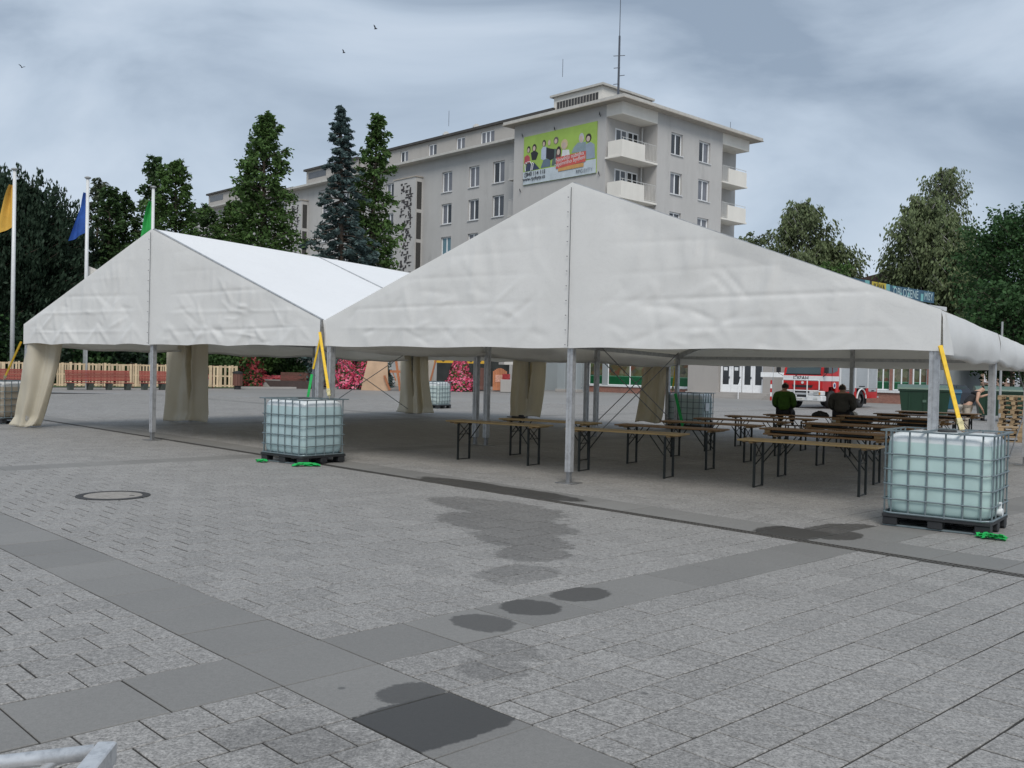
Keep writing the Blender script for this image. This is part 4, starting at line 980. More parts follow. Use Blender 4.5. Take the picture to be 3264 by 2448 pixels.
# ---- billboard on the tower
BBt = thing('billboard', 'large green advertising billboard with people, a phone number and web address on the apartment tower', 'billboard', (8.97, 84., 0), YA)
fBB = Frame((-12.0, -.12, 19.25), (1, 0, 0), (0, -1, 0)); BW, BH = 9.2, 4.53
m_ = MB(); fBB.box(m_, 0, BW, 0, BH, -.10, 0); m_.build('panel', mat('poster_green', (.31, .46, .085), .55, var=.12, scale=.6), BBt)
def bb(x, y):
    fx = (x - 92) / 1673.; t = 490 - 375 * fx; b = 1592 - 285 * fx; return fx * BW, BH * (1 - (y - t) / (b - t))
def flat(name, pts, c, lay, cname):
    q = [bb(*p) for p in pts]; n = len(q); m = MB(); d = .006 * lay
    vs = [fBB.p(a, b, d - .006) for a, b in q] + [fBB.p(a, b, d) for a, b in q]
    m.add(vs, [tuple(range(n, 2 * n))] + [(i, (i + 1) % n, n + (i + 1) % n, n + i) for i in range(n)]); return m.build(name, mat(cname, c, .6, var=.1, scale=2.), BBt)
def ell(x, y, a, b, n=18): return [(x + a * math.cos(2 * math.pi * k / n), y - b * math.sin(2 * math.pi * k / n) - .2 * a * math.cos(2 * math.pi * k / n)) for k in range(n)]
flat('poster_strip', [(92, 1590), (1765, 1307), (1765, 985), (92, 1300)], (.50, .56, .60), 1, 'poster_grey')
fig = [ # body polygon, colour, head ellipse, hair colour (None = bald)
 ([(110, 1110), (250, 1085), (245, 940), (190, 890), (115, 940)], 'poster_red', (.42, .07, .09), (215, 770, 42, 80), (.03, .02, .02)),
 ([(300, 1010), (400, 1000), (450, 850), (400, 805), (330, 805), (270, 845)], 'poster_black', (.02, .02, .025), (355, 725, 50, 85), (.03, .02, .02)),
 ([(140, 1280), (490, 1205), (350, 1060), (170, 1110)], 'poster_navy', (.035, .045, .09), None, None),
 ([(520, 985), (590, 1020), (650, 960), (640, 705), (565, 695), (520, 770)], 'poster_shirt', (.42, .48, .58), (585, 620, 42, 80), (.05, .04, .03)),
 ([(515, 1195), (745, 1150), (740, 960), (580, 1000)], 'poster_jeans', (.12, .17, .22), None, None),
 ([(640, 960), (745, 1010), (825, 960), (832, 755), (705, 735), (642, 712)], 'poster_black', (.02, .02, .025), (715, 585, 48, 100), None),
 ([(770, 1140), (880, 1125), (900, 760), (830, 740)], 'poster_grn', (.10, .14, .13), (865, 555, 56, 85), (.12, .10, .09)),
 ([(1000, 930), (1185, 885), (1170, 770), (1020, 770)], 'poster_white', (.62, .63, .64), (1060, 645, 78, 120), (.55, .44, .26)),
 ([(860, 960), (980, 930), (990, 830), (880, 840)], 'poster_maroon', (.14, .05, .06), (932, 800, 54, 110), (.03, .02, .02)),
 ([(1225, 850), (1545, 800), (1540, 590), (1360, 610), (1270, 720)], 'poster_bluegrey', (.23, .30, .33), (1440, 500, 56, 115), (.45, .45, .47)),
 ([(1555, 1000), (1745, 965), (1725, 650), (1640, 595), (1535, 650)], 'poster_slate', (.27, .33, .40), (1595, 500, 64, 100), (.03, .025, .03))]
lay = 2
for body, cn, c, head, hair in fig:
    flat('poster_figure', body, c, lay, cn)
    if head:
        x, y, a, b = head
        if hair: flat('poster_hair', ell(x, y, a, b), hair, lay + 1, 'poster_hair_%d' % int(hair[0] * 100))
        flat('poster_face', ell(x - 4, y + b * .22, a * .62, b * .66), (.50, .40, .34), lay + 2, 'poster_skin')
    lay = 2 + (lay - 1) % 3
for pts in ([(150, 1275), (135, 1105), (160, 1075), (185, 1100)], [(175, 1105), (200, 1060), (270, 1055), (300, 1110), (285, 1255)], [(320, 1070), (345, 1090), (315, 1245)]):
    q = [fBB.p(*bb(*p), .05) for p in pts]; MB().tube(q, .045, 6).build('poster_chair', M['poster_white'], BBt)
flat('poster_tag', [(935, 1275), (1502, 1165), (1506, 1070), (930, 1190)], (.55, .30, .10), 8, 'poster_orange')
flat('poster_banner', [(880, 1215), (1545, 1045), (1552, 800), (888, 955)], (.55, .10, .08), 9, 'poster_coral')
def btxt(s_, cx_, cy_, size, cn, c, tilt, bold=False, lay=10, sq=1.):
    x, z = bb(cx_, cy_); xd = Vector((1, 0, tilt)); p = fBB.p(x, z, .006 * lay)
    put_text('poster_lettering', s_, size, mat(cn, c, .6, var=.05), BBt, p, xd, Vector((-tilt, 0, 1)), bold=bold, squeeze=sq)
btxt('Největší nabídka', 1190, 935, .52, 'poster_white', (.62, .63, .64), .07)
btxt('nájemního bydlení', 1195, 1035, .52, 'poster_white', (.62, .63, .64), .07)
btxt('840 114 115', 405, 1310, .50, 'poster_ink', (.035, .04, .05), 0., True)
btxt('www.rpgbyty.cz', 360, 1425, .46, 'poster_ink', (.035, .04, .05), 0., True)
btxt('RPG', 1415, 1275, .46, 'poster_ink2', (.10, .11, .13), 0.); btxt('BYTY', 1605, 1240, .46, 'poster_ink3', (.28, .31, .34), 0.)
x, z = bb(157, 1360); MB().tube([fBB.p(x + .2 * math.cos(a), z + .2 * math.sin(a), .02) for a in [2 * math.pi * k / 16 for k in range(17)]], .022, 5).build('phone_icon', M['poster_ink'], BBt)
btxt('(', 160, 1360, .34, 'poster_ink', (.035, .04, .05), 0., True)
for x, z, dz in ((-.25, 4.6, .25), (4.0, 4.55, .25), (9.5, 4.9, .3), (9.55, -.3, .3), (-.4, -.6, .25)): m_ = MB(); m_.beam(fBB.p(x, z, -.1), fBB.p(x + .2, z + dz, .25), .05, .05); m_.beam(fBB.p(x + .2, z + dz, .25), fBB.p(x - .15, z + dz * .6, -.1), .04, .04); m_.build('bracket', M['mast_steel'], BBt)
# ================================================================= SHOP ROW
def brick_mat(name, c1, c2, mortar):
    m = NT(name); tc = m.n('ShaderNodeTexCoord'); mp = m.n('ShaderNodeMapping'); mp.inputs['Rotation'].default_value = (R(90), 0, 0); m.l(tc.outputs['Object'], mp.inputs[0])
    b = m.n('ShaderNodeTexBrick'); b.inputs['Scale'].default_value = 4.; b.inputs['Color1'].default_value = (*c1, 1); b.inputs['Color2'].default_value = (*c2, 1); b.inputs['Mortar'].default_value = (*mortar, 1); b.inputs['Mortar Size'].default_value = .012
    m.l(mp.outputs[0], b.inputs['Vector']); d = m.ramp(m.noise(1.2, 5, .7), [(.45, (0, 0, 0)), (.8, (.5, .5, .5))])
    m.col(m.mix(d, b.outputs[0], (.12, .08, .07, 1))); m.set(Roughness=.85); M[name] = m.mat
brick_mat('brick_red', (.24, .10, .075), (.30, .14, .10), (.26, .22, .2)); brick_mat('brick_tan', (.30, .18, .125), (.35, .22, .16), (.28, .24, .2))
mat('shop_green', (.006, .085, .030), .35, var=.2, scale=3); mat('shop_edge_green', (.10, .28, .18), .4)
def print_mat():
    m = NT('food_print'); v = m.n('ShaderNodeTexVoronoi'); v.inputs['Scale'].default_value = 2.6; tc = m.n('ShaderNodeTexCoord'); m.l(tc.outputs['Object'], v.inputs['Vector'])
    s_ = m.n('ShaderNodeSeparateColor'); m.l(v.outputs['Color'], s_.inputs[0])
    c = m.ramp(s_.outputs[0], [(0., (.05, .09, .03)), (.3, (.16, .045, .03)), (.5, (.10, .14, .06)), (.72, (.22, .19, .14)), (.9, (.05, .05, .045))])
    c = m.mix(m.ramp(m.noise(5., 4, .7), [(.35, (0, 0, 0)), (.65, (.7, .7, .7))]), c, (.07, .09, .05, 1)); m.col(c); m.set(Roughness=.2); M['food_print'] = m.mat
print_mat()
SH = thing('shop_building', 'long low shop building with green banded display windows and red brick plinth', 'building', (8., 82., 0), R(-40))
fS = Frame((0, 0, 0), (1, 0, 0), (0, -1, 0))
body = MB(); body.mm(-9, 27, .6, 9, 0, 5.6)
hol = [(.03, 8.85, .62, 3.0), (16.3, 17.9, .92, 3.), (18.2, 19.9, .92, 3.), (20.3, 22.2, .92, 3.), (22.52, 23.48, .92, 3.), (23.68, 24.80, .92, 3.), (25.0, 25.95, .92, 3.), (-4.7, -4.1, .1, 2.9), (-2.95, -2.6, .35, 3.), (-1.9, -.5, .62, 3.)]
wall_holes(fS, -9, 27, 0, 5.6, hol, .6, body); body.build('wall', M['stone_cool'], SH)
for a, b, z, d in ((-2.2, 8.86, .5, .08), (15.9, 26.6, .74, .10)): pl = MB(); fS.box(pl, a, b, 0, z, .0, d); pl.build('plinth', M['brick_red'], SH)
for a, b, z, z2, d in ((-2.2, 8.9, .5, .60, .16), (15.9, 26.6, .74, .90, .22)): pl = MB(); fS.box(pl, a, b, z, z2, -.05, d); pl.build('sill_ledge', M['sill_white'], SH)
for a, b in ((23.48, 23.68), (24.80, 25.0), (25.95, 26.6), (22.2, 22.52), (19.9, 20.3), (17.9, 18.2), (15.9, 16.3)): pl = MB(); fS.box(pl, a, b, .9, 5.6, 0, .06); pl.build('brick_pillar', M['brick_red'], SH)
def shopwin(x0, x1, z0, z1, zg, n, d=-.10):
    w = MB(); fw = .07; fS.box(w, x0, x0 + fw, z0, z1, d - .06, d); fS.box(w, x1 - fw, x1, z0, z1, d - .06, d); fS.box(w, x0, x1, z0, z0 + fw, d - .06, d + .003); fS.box(w, x0, x1, z1 - fw, z1, d - .06, d + .003)
    s_ = (x1 - x0) / n
    for k in range(1, n): fS.box(w, x0 + s_ * k - .04, x0 + s_ * k + .04, z0, z1, d - .06, d + .002)
    o = w.build('shop_window', M['window_white'], SH)
    for k in range(n):
        g_ = MB(); fS.box(g_, x0 + s_ * k, x0 + s_ * (k + 1), z0 + fw, zg, d - .05, d - .03); g_.build('green_pane', M['shop_green'], o)
        g_ = MB(); fS.box(g_, x0 + s_ * k, x0 + s_ * (k + 1), zg, zg + .05, d - .05, d - .025); g_.build('trim', M['shop_edge_green'], o)
        g_ = MB(); fS.box(g_, x0 + s_ * k, x0 + s_ * (k + 1), zg + .05, z1 - fw, d - .05, d - .03); g_.build('printed_pane', M['food_print'], o)
shopwin(.03, 8.85, .62, 3., 1.36, 4); shopwin(-1.9, -.5, .62, 3., 1.36, 1)
for a, b in ((16.3, 17.9), (18.2, 19.9), (20.3, 22.2), (22.52, 23.48), (23.68, 24.80), (25.0, 25.95)): shopwin(a, b, .92, 3., 1.46, 2)
for a, b, z in ((-4.7, -4.1, .1), (-2.95, -2.6, .35)): window(fS, a, b, z, 2.9, SH, d=-.3, nm=1, sill=False, gl='glass_dark')
# stone portal with doors and steps
pt = MB(); fQ = Frame((0, -2., 0), (1, 0, 0), (0, -1, 0)); wall_holes(fQ, 8.87, 15.9, 0, 5., [(11.45, 15.05, .42, 3.)], .5, pt)
pt.add([(8.87, 0, 0), (8.87, -2, 0), (8.87, -2, 5), (8.87, 0, 5)], [(0, 1, 2, 3)]); pt.add([(15.9, -2, 0), (15.9, 0, 0), (15.9, 0, 5), (15.9, -2, 5)], [(0, 1, 2, 3)]); pt.add([(8.87, -2, 5), (15.9, -2, 5), (15.9, 0, 5), (8.87, 0, 5)], [(0, 1, 2, 3)]); pt.mm(11.2, 15.3, -1.48, -1.0, 0, 3.2)
pt.build('portal', M['stone_grey'], SH)
for k, z in enumerate((.42, .28, .14)): s_ = MB(); s_.mm(9.2 - .0 * k, 15.85, -2.9 - .38 * k, -2.9 - .38 * k + (.9 if k == 0 else .38), 0, z); s_.build('step', M['stone_grey'], SH)
for a, b in ((11.5, 12.36), (12.38, 13.22), (13.28, 14.12), (14.14, 15.0)):
    dm_ = MB(); fQ.box(dm_, a, b, .43, 1.0, -.36, -.30); fQ.box(dm_, a, a + .17, 1.0, 3.0, -.36, -.30); fQ.box(dm_, b - .17, b, 1.0, 3.0, -.36, -.30); fQ.box(dm_, a + .17, b - .17, 2.85, 3.0, -.36, -.30); do = dm_.build('door', M['window_white'], SH)
    dm_ = MB(); fQ.box(dm_, a + .17, b - .17, 1.0, 2.85, -.35, -.33); dm_.build('pane', M['glass_dark'], do); dm_ = MB(); fQ.box(dm_, b - .13, b - .09, 1.45, 1.6, -.30, -.22); dm_.build('handle', M['mast_steel'], do)
    if a < 13.: dm_ = MB(); fQ.box(dm_, a + .25, a + .55, 2.05, 2.3, -.33, -.32); dm_.build('notice', M['label_white'], do)
hr = thing('handrail', 'white tubular handrail on the shop portal steps', 'handrail', (8., 82., 0), R(-40))
MB().tube([(13.55, -2.4, .45), (13.55, -2.4, 1.5), (14.1, -3.9, 1.0), (14.1, -3.9, 0)], .03, 6).build('rail', M['window_white'], hr); MB().tube([(13.55, -2.4, 1.0), (14.1, -3.9, .55)], .025, 6).build('mid_rail', M['window_white'], hr)
# street sign post before the doors
sp = thing('street_sign', 'white board sign on a post with a red and white striped marker by the portal', 'sign', gnd(2462, 1284))
mat('post_grey', (.32, .33, .33), .6); mat('marker_red', (.45, .02, .02), .5)
MB().cyl((0, 0, 0), (0, 0, 2.6), .045, n=8).build('post', M['post_grey'], sp); MB().mm(-.8, .75, -.04, .0, 1.65, 1.95).build('board', M['label_white'], sp)
for k in range(5): MB().mm(-.16, -.06, -.03, .03, .15 + .26 * k, .41 + .26 * k).build('stripe', M['marker_red'] if k % 2 == 0 else M['label_white'], sp)
# roof sign on the hall behind
HL = thing('market_hall', 'flat roofed hall with a white roof edge carrying the blue roof lettering', 'building', (39.06, 90., 0), YA + R(90))
MB().mm(-19.6, .5, -.2, 14, 0, 8.05).build('wall', M['stone_cool'], HL); MB().mm(-19.9, .9, -.6, 14.3, 8.05, 8.42).build('roof_edge', M['sill_white'], HL)
RS = thing('roof_sign', 'long roof sign of blue and yellow panels with light outlined letters', 'sign', (39.06, 90., 0), YA + R(90))
fR = Frame((0, 0, 0), (1, 0, 0), (0, -1, 0))
mat('sign_blue', (.012, .075, .13), .4, var=.2, scale=1.5); mat('sign_cyan', (.16, .42, .42), .45, var=.15, scale=1.5); mat('sign_yellow', (.55, .43, .03), .45, var=.1); mat('sign_black', (.015, .015, .02), .5); mat('sign_line', (.45, .60, .62), .4)
def rp(x0, x1, z0, z1, mm_, d=0.): m = MB(); fR.box(m, x0, x1, z0, z1, d - .06, d); return m.build('sign_panel', M[mm_], RS)
rp(-9.4, -.5, 8.72, 9.72, 'sign_blue'); rp(-10.1, -9.42, 8.8, 9.76, 'sign_cyan'); rp(-12.7, -10.12, 8.8, 9.78, 'sign_yellow'); rp(-13.1, -12.72, 8.8, 9.78, 'sign_black'); rp(-13.9, -13.12, 8.85, 9.8, 'sign_cyan'); rp(-19.5, -13.92, 8.85, 9.8, 'sign_blue')
for a, b, c, d in ((-7.6, -7.1, 8.8, 9.2), (-6.0, -5.6, 8.75, 9.3), (-3.3, -2.8, 8.75, 9.4), (-8.9, -8.3, 9.5, 9.7), (-17., -16., 9.2, 9.7)): rp(a, b, c, d, 'sign_cyan', .01)
put_text('sign_lettering', 'OBLOŽENÉ', 1.02, M['sign_line'], RS, fR.p(-6.35, 9.2, .03), (1, 0, 0), (0, 0, 1), squeeze=.95)
put_text('sign_lettering', 'MÍSY', 1.02, M['sign_line'], RS, fR.p(-1.75, 9.2, .03), (1, 0, 0), (0, 0, 1), squeeze=.85)
put_text('sign_lettering', 'KÁVA', .95, M['sign_black'], RS, fR.p(-11.4, 9.28, .03), (1, 0, 0), (0, 0, 1), bold=True, squeeze=.85)
for k in range(8): m = MB(); m.beam(fR.p(-18.5 + k * 2.5, 8.42, -.1), fR.p(-18.5 + k * 2.5, 9.6, -.1), .06, .06); m.build('support', M['mast_steel'], RS)
# brick houses behind
BH_ = thing('brick_house', 'two storey tan brick house with white framed windows behind the bins', 'house', (43.8, 100., -.35), YA + R(90)); BH_.scale = (1.19, 1.19, 1.19)
fH = Frame((0, 0, 0), (1, 0, 0), (0, -1, 0)); hm = MB(); hs_ = [(a, a + .85, c, d) for c, d in ((8.0, 9.2), (4.9, 6.2), (1.6, 2.75)) for a in (4.75, 6.4, 8.15, 10.2, 12., 14., 16.)]
wall_holes(fH, 2., 18, 0, 10.2, hs_, .2, hm); hm.mm(2., 18, .3, 10, 0, 10.2); hm.build('wall', M['brick_tan'], BH_)
for h in hs_: window(fH, *h, BH_, d=-.1, nm=2, fw=.1)
MB().mm(1.4, 18.6, -.6, 10.6, 10.2, 10.5).build('eave', M['roof_dark'], BH_); MB().prism([(-.6, 10.5), (10.6, 10.5), (5, 11.6)], 1.5, 18.5, 0, 'yz').build('roof', mat('roof_brown', (.09, .06, .05), .8, var=.25, scale=2), BH_)
m = MB(); fH.box(m, 2.6, 3.7, .2, 2.7, 0, .03); m.build('door', M['glass_dark'], BH_)
B2 = thing('far_house', 'low dark brown roofed house with a chimney behind the birch trees', 'house', (46., 121., 0), YA + R(70))
MB().mm(-14, 10, 0, 9, 0, 12.6).build('wall', M['brick_tan'], B2); MB().mm(-14.6, 10.6, -.7, 9.6, 12.6, 12.9).build('eave', M['roof_dark'], B2)
MB().prism([(-.7, 12.9), (9.6, 12.9), (4.5, 14.2)], -14.5, 10.5, 0, 'yz').build('roof', M['roof_brown'], B2); MB().mm(-9, -6.6, 3.5, 5, 13.8, 14.9).build('chimney', M['brick_red'], B2)
MB().mm(-3, 1, .15, .5, 13.35, 13.5).build('roof_window', M['sill_white'], B2)
# ================================================================= FIRE ENGINE
mat('fire_red', (.52, .012, .012), .28, var=.06, scale=2); mat('truck_white', (.70, .71, .71), .3, var=.05, scale=2); mat('shutter_silver', (.55, .57, .58), .38, .35, var=.06, scale=2); mat('truck_black', (.02, .02, .021), .55)
mat('lamp_glass', (.55, .57, .56), .15); mat('wheel_rim', (.25, .245, .24), .5, .4, var=.2); mat('amber', (.5, .2, .03), .3); mat('plate_white', (.7, .7, .66), .5)
glass('windscreen', (.05, .075, .08), .05)
FT = thing('fire_engine', 'red and white fire engine with a white bull bar parked before the shop', 'fire engine', (18.43, 56.05, 0), R(226))
Fx = 3.5
def ft(name, m, mt, parent=None, smooth=False): return m.build(name, mt, parent or FT, smooth)
cab = MB(); cab.prism([(Fx - .12, .95), (Fx, 1.1), (Fx, 1.78), (Fx - .06, 1.86), (Fx - .34, 2.86), (Fx - .5, 2.98), (Fx - 1.95, 3.0), (Fx - 1.95, .75), (Fx - 1.6, .75), (Fx - 1.55, 1.2), (Fx - .75, 1.2), (Fx - .7, .95)], -1.17, 1.17)
cabo = ft('cab', cab, M['fire_red'])
m = MB(); m.mm(Fx - .005, Fx + .012, -1.175, 1.175, 1.52, 1.79); m.mm(Fx - 1.95, Fx - .0, 1.165, 1.182, 1.52, 1.79); m.mm(Fx - 1.95, Fx, -1.182, -1.165, 1.52, 1.79); ft('white_stripe', m, M['truck_white'])
m = MB(); a, b = Vector((Fx - .045, 0, 1.90)), Vector((Fx - .325, 0, 2.80)); n_ = Vector((.95, 0, .28)) * .012
m.add([Vector((p.x, y, p.z)) + n_ for p, y in ((a, -1.02), (a, 1.02), (b, .98), (b, -.98))], [(0, 1, 2, 3)]); ft('windscreen', m, M['windscreen'])
m = MB(); m.beam((Fx - .03, -1.05, 1.88), (Fx - .03, 1.05, 1.88), .03, .05); ft('wiper_cowl', m, M['truck_black'])
for s in (-1, 1):
    m = MB(); m.prism([(Fx - .28, 1.95), (Fx - .50, 2.72), (Fx - 1.05, 2.74), (Fx - 1.05, 1.95)], s * 1.172, s * 1.185); ft('side_window', m, M['windscreen'])
    m = MB(); m.prism([(Fx - 1.15, 1.95), (Fx - 1.15, 2.74), (Fx - 1.75, 2.74), (Fx - 1.75, 2.1)], s * 1.172, s * 1.185); ft('side_window', m, M['windscreen'])
    m = MB(); m.mm(Fx - 1.10, Fx - 1.085, s * 1.174 - .005, s * 1.174 + .012, .95, 2.9); ft('door_gap', m, M['truck_black'])
    m = MB(); m.bev(Fx + .02, Fx + .16, s * 1.42 - .11, s * 1.42 + .11, 1.95, 2.45, .02); mo = ft('mirror', m, M['truck_black']); m = MB(); m.tube([(Fx - .1, s * 1.15, 2.6), (Fx + .08, s * 1.42, 2.5), (Fx + .08, s * 1.42, 1.9), (Fx - .05, s * 1.16, 1.75)], .02, 6); m.build('arm', M['truck_black'], mo)
    m = MB(); m.bev(Fx + .03, Fx + .10, s * .92 - .22, s * .92 + .22, .74, .94, .02); h_ = ft('headlight', m, M['lamp_glass']); m = MB(); m.mm(Fx + .101, Fx + .106, s * 1.06 - .05, s * 1.06 + .05, .77, .91); m.build('indicator', M['amber'], h_)
    m = MB(); m.bev(Fx + .05, Fx + .105, s * .82 - .13, s * .82 + .13, .50, .64, .015); ft('fog_lamp', m, M['lamp_glass'])
m = MB(); m.bev(Fx - .45, Fx + .08, -1.2, 1.2, .40, .72, .05); m.bev(Fx - .3, Fx + .06, -1.2, 1.2, .72, .98, .04); bu = ft('bumper', m, M['truck_white'])
m = MB(); m.bev(Fx + .075, Fx + .095, -.28, .28, .62, .74, .01); m.build('tow_eye', M['truck_black'], bu); m = MB(); m.mm(Fx + .085, Fx + .092, -.42, .18, .46, .57); m.build('number_plate', M['plate_white'], bu)
put_text('number_lettering', '7T4 6041', .10, M['truck_black'], bu, (Fx + .0935, -.12, .515), (0, 1, 0), (0, 0, 1))
m = MB(); m.prism([(-.62, 1.28), (.62, 1.28), (.55, 1.14), (-.55, 1.14)], Fx + .0, Fx + .014, 0, 'yz'); ft('grille', m, M['truck_black'])
m = MB(); m.mm(Fx + .06, Fx + .068, -.5, .45, .86, .95); ft('lower_grille', m, M['truck_black'])
m = MB(); m.cyl((Fx, 0, 1.41), (Fx + .02, 0, 1.41), .075, n=14); ft('emblem', m, M['truck_white'])
m = MB(); m.cyl((Fx - 1.4, 1.18, 1.28), (Fx - 1.4, 1.19, 1.28), .17, n=18); em = ft('door_emblem', m, M['truck_white']); m = MB(); m.cyl((Fx - 1.4, 1.19, 1.28), (Fx - 1.4, 1.195, 1.28), .10, n=14); m.build('crest', mat('crest_blue', (.03, .05, .2), .5), em)
bb_ = MB(); yy = 1.08
bb_.tube([(Fx + .2, -yy + .06, .98), (Fx + .2, -yy, 1.04), (Fx + .2, -yy, 1.50), (Fx + .2, -yy + .06, 1.56), (Fx + .2, yy - .06, 1.56), (Fx + .2, yy, 1.50), (Fx + .2, yy, 1.04), (Fx + .2, yy - .06, .98), (Fx + .2, -yy + .06, .98)], .032, 8)
ft('bull_bar', bb_, M['truck_white'])
for y in (-.38, .38): m = MB(); m.cyl((Fx + .2, y, .62), (Fx + .2, y, 1.55), .035, n=8); ft('bull_bar_post', m, M['truck_white'])
put_text('mirror_lettering', 'HASIČI', .30, M['truck_black'], FT, (Fx + .016, -.1, 1.655), (0, 1, 0), (0, 0, 1), mirror=True, bold=True)
m = MB(); m.mm(-3.5, Fx - 2.05, -1.17, 1.17, 1.15, 3.1); bdy = ft('rear_body', m, M['truck_white'])
for a, b in ((-3.5, -1.98), (-.72, Fx - 2.05)): m = MB(); m.mm(a, b, -1.165, 1.165, .55, 1.15); ft('skirt', m, M['fire_red'])
m = MB(); m.mm(-1.98, -.72, -.7, .7, .6, 1.15); m.mm(-1.98, -.72, -1.165, 1.165, 1.09, 1.15); ft('wheel_well', m, M['truck_black']); m = MB(); m.mm(-3.3, Fx - .4, -.5, .5, .5, .95); ft('chassis', m, M['truck_black'])
for s in (-1, 1):
    for a, b in ((-3.4, -2.25), (-2.15, -.6), (-.5, 1.3)):
        m = MB(); z0 = 1.2 if a == -2.15 else .95
        for k in range(22):
            z = z0 + (2.95 - z0) * k / 22; m.mm(a + .03, b - .03, min(s * 1.172, s * 1.19), max(s * 1.172, s * 1.19), z, z + (2.95 - z0) / 22 - .012)
        ft('roller_shutter', m, M['shutter_silver']); m = MB(); m.mm(a + .4, b - .4, min(s * 1.19, s * 1.205), max(s * 1.19, s * 1.205), z0 + .02, z0 + .07); ft('shutter_handle', m, M['truck_black'])
    for xc in (Fx - 1.3, -1.35):
        m = MB(); prof = [(.30, -.15), (.47, -.15), (.50, -.10), (.50, .10), (.47, .15), (.30, .15)]
        vs = []; fs = []; n = 24
        for r_, y in prof: vs += [(xc + r_ * math.cos(2 * math.pi * k / n), s * 1.0 + y, .5 + r_ * math.sin(2 * math.pi * k / n)) for k in range(n)]
        for i in range(len(prof) - 1):
            for k in range(n): j = (k + 1) % n; fs.append((i * n + k, i * n + j, i * n + n + j, i * n + n + k))
        m.add(vs, fs); ty = ft('tyre', m, M['black_rubber'], None, True)
        m = MB(); m.cyl((xc, s * .98 - .10, .5), (xc, s * .98 + s * .06, .5), .31, .24, 20); m.cyl((xc, s * .98, .5), (xc, s * .98 + s * .15, .5), .10, .08, 12); m.build('rim', M['wheel_rim'], ty)
        if xc > 0: continue
        m = MB(); pts = [(xc + .60 * math.cos(a), s * 1.19, .5 + .60 * math.sin(a)) for a in [R(5 + 17 * k) for k in range(11)]]; m.tube(pts, .045, 6); ft('wheel_arch', m, M['truck_white'])
    m = MB(); m.mm(-2.05, -2.02, s * .98 - .2, s * .98 + .2, .22, .75); ft('mud_flap', m, M['truck_black'])
m = MB(); m.mm(-3.9, -3.5, -1.1, 1.1, .58, .66); ft('rear_step', m, M['shutter_silver']); m = MB(); m.bev(Fx - 1.2, Fx - .8, -.9, .9, 3.0, 3.18, .04); ft('beacon_bar', m, mat('beacon_blue', (.02, .06, .4), .2))
# ================================================================= BINS, CAR
mat('bin_green', (.010, .040, .021), .45, var=.15, scale=3); mat('bin_lid', (.07, .125, .09), .4, var=.12, scale=3); mat('bin_blue', (.02, .10, .16), .45)
def big_bin(label, loc, rotz, mt='bin_green', lid='bin_lid', sc=1.):
    T = thing('waste_container', label, 'waste container', loc, rotz, 'wheeled waste containers')
    m = MB(); A = [(-.60, -.45, .22), (.60, -.45, .22), (.60, .45, .22), (-.60, .45, .22)]; B_ = [(-.68, -.54, 1.14), (.68, -.54, 1.14), (.68, .54, 1.14), (-.68, .54, 1.14)]
    m.add(A + B_, [(3, 2, 1, 0), (4, 5, 6, 7), (0, 1, 5, 4), (1, 2, 6, 5), (2, 3, 7, 6), (3, 0, 4, 7)]); m.bev(-.71, .71, -.57, .57, 1.10, 1.17, .01)
    for x in (-.4, 0, .4): m.beam((x, -.485, .3), (x, -.545, 1.05), .05, .03)
    m.build('body', M[mt], T)
    m = MB(); m.prism([(-.60, 1.175), (-.56, 1.24), (-.2, 1.33), (.3, 1.36), (.58, 1.30), (.60, 1.175)], -.73, .73, 0, 'yz'); m.build('lid', M[lid], T)
    for x in (-.48, .48):
        for y in (-.34, .34): m = MB(); m.cyl((x - .03, y, .10), (x + .03, y, .10), .10, n=12); w_ = m.build('wheel', M['black_rubber'], T); m = MB(); m.mm(x - .05, x + .05, y - .05, y + .05, .13, .225); m.build('castor', M['post_grey'], w_)
    m = MB(); m.mm(-.05, .05, -.55, -.52, .68, .78); m.build('emblem', M['bin_lid'], T)
    T.scale = (sc, sc, sc); return T
big_bin('dark green waste container behind the nearest tank, its lid pale green', (18.0, 42.4, 0), R(-22), sc=1.12).scale.x = 1.5
big_bin('dark green waste container beyond the bending person', (21.4, 42.6, 0), R(-20), sc=1.12).scale.x = 1.4
big_bin('blue waste container between the parked car and the green one', (23.6, 52.6, 0), R(-20), 'bin_blue', 'bin_blue', .9)
CR = thing('parked_car', 'dark parked hatchback with pale wheels beside the blue waste container', 'car', (25.6, 58., 0), R(200))
mat('car_dark', (.03, .035, .045), .2, var=.05); mat('car_white', (.5, .52, .52), .3)
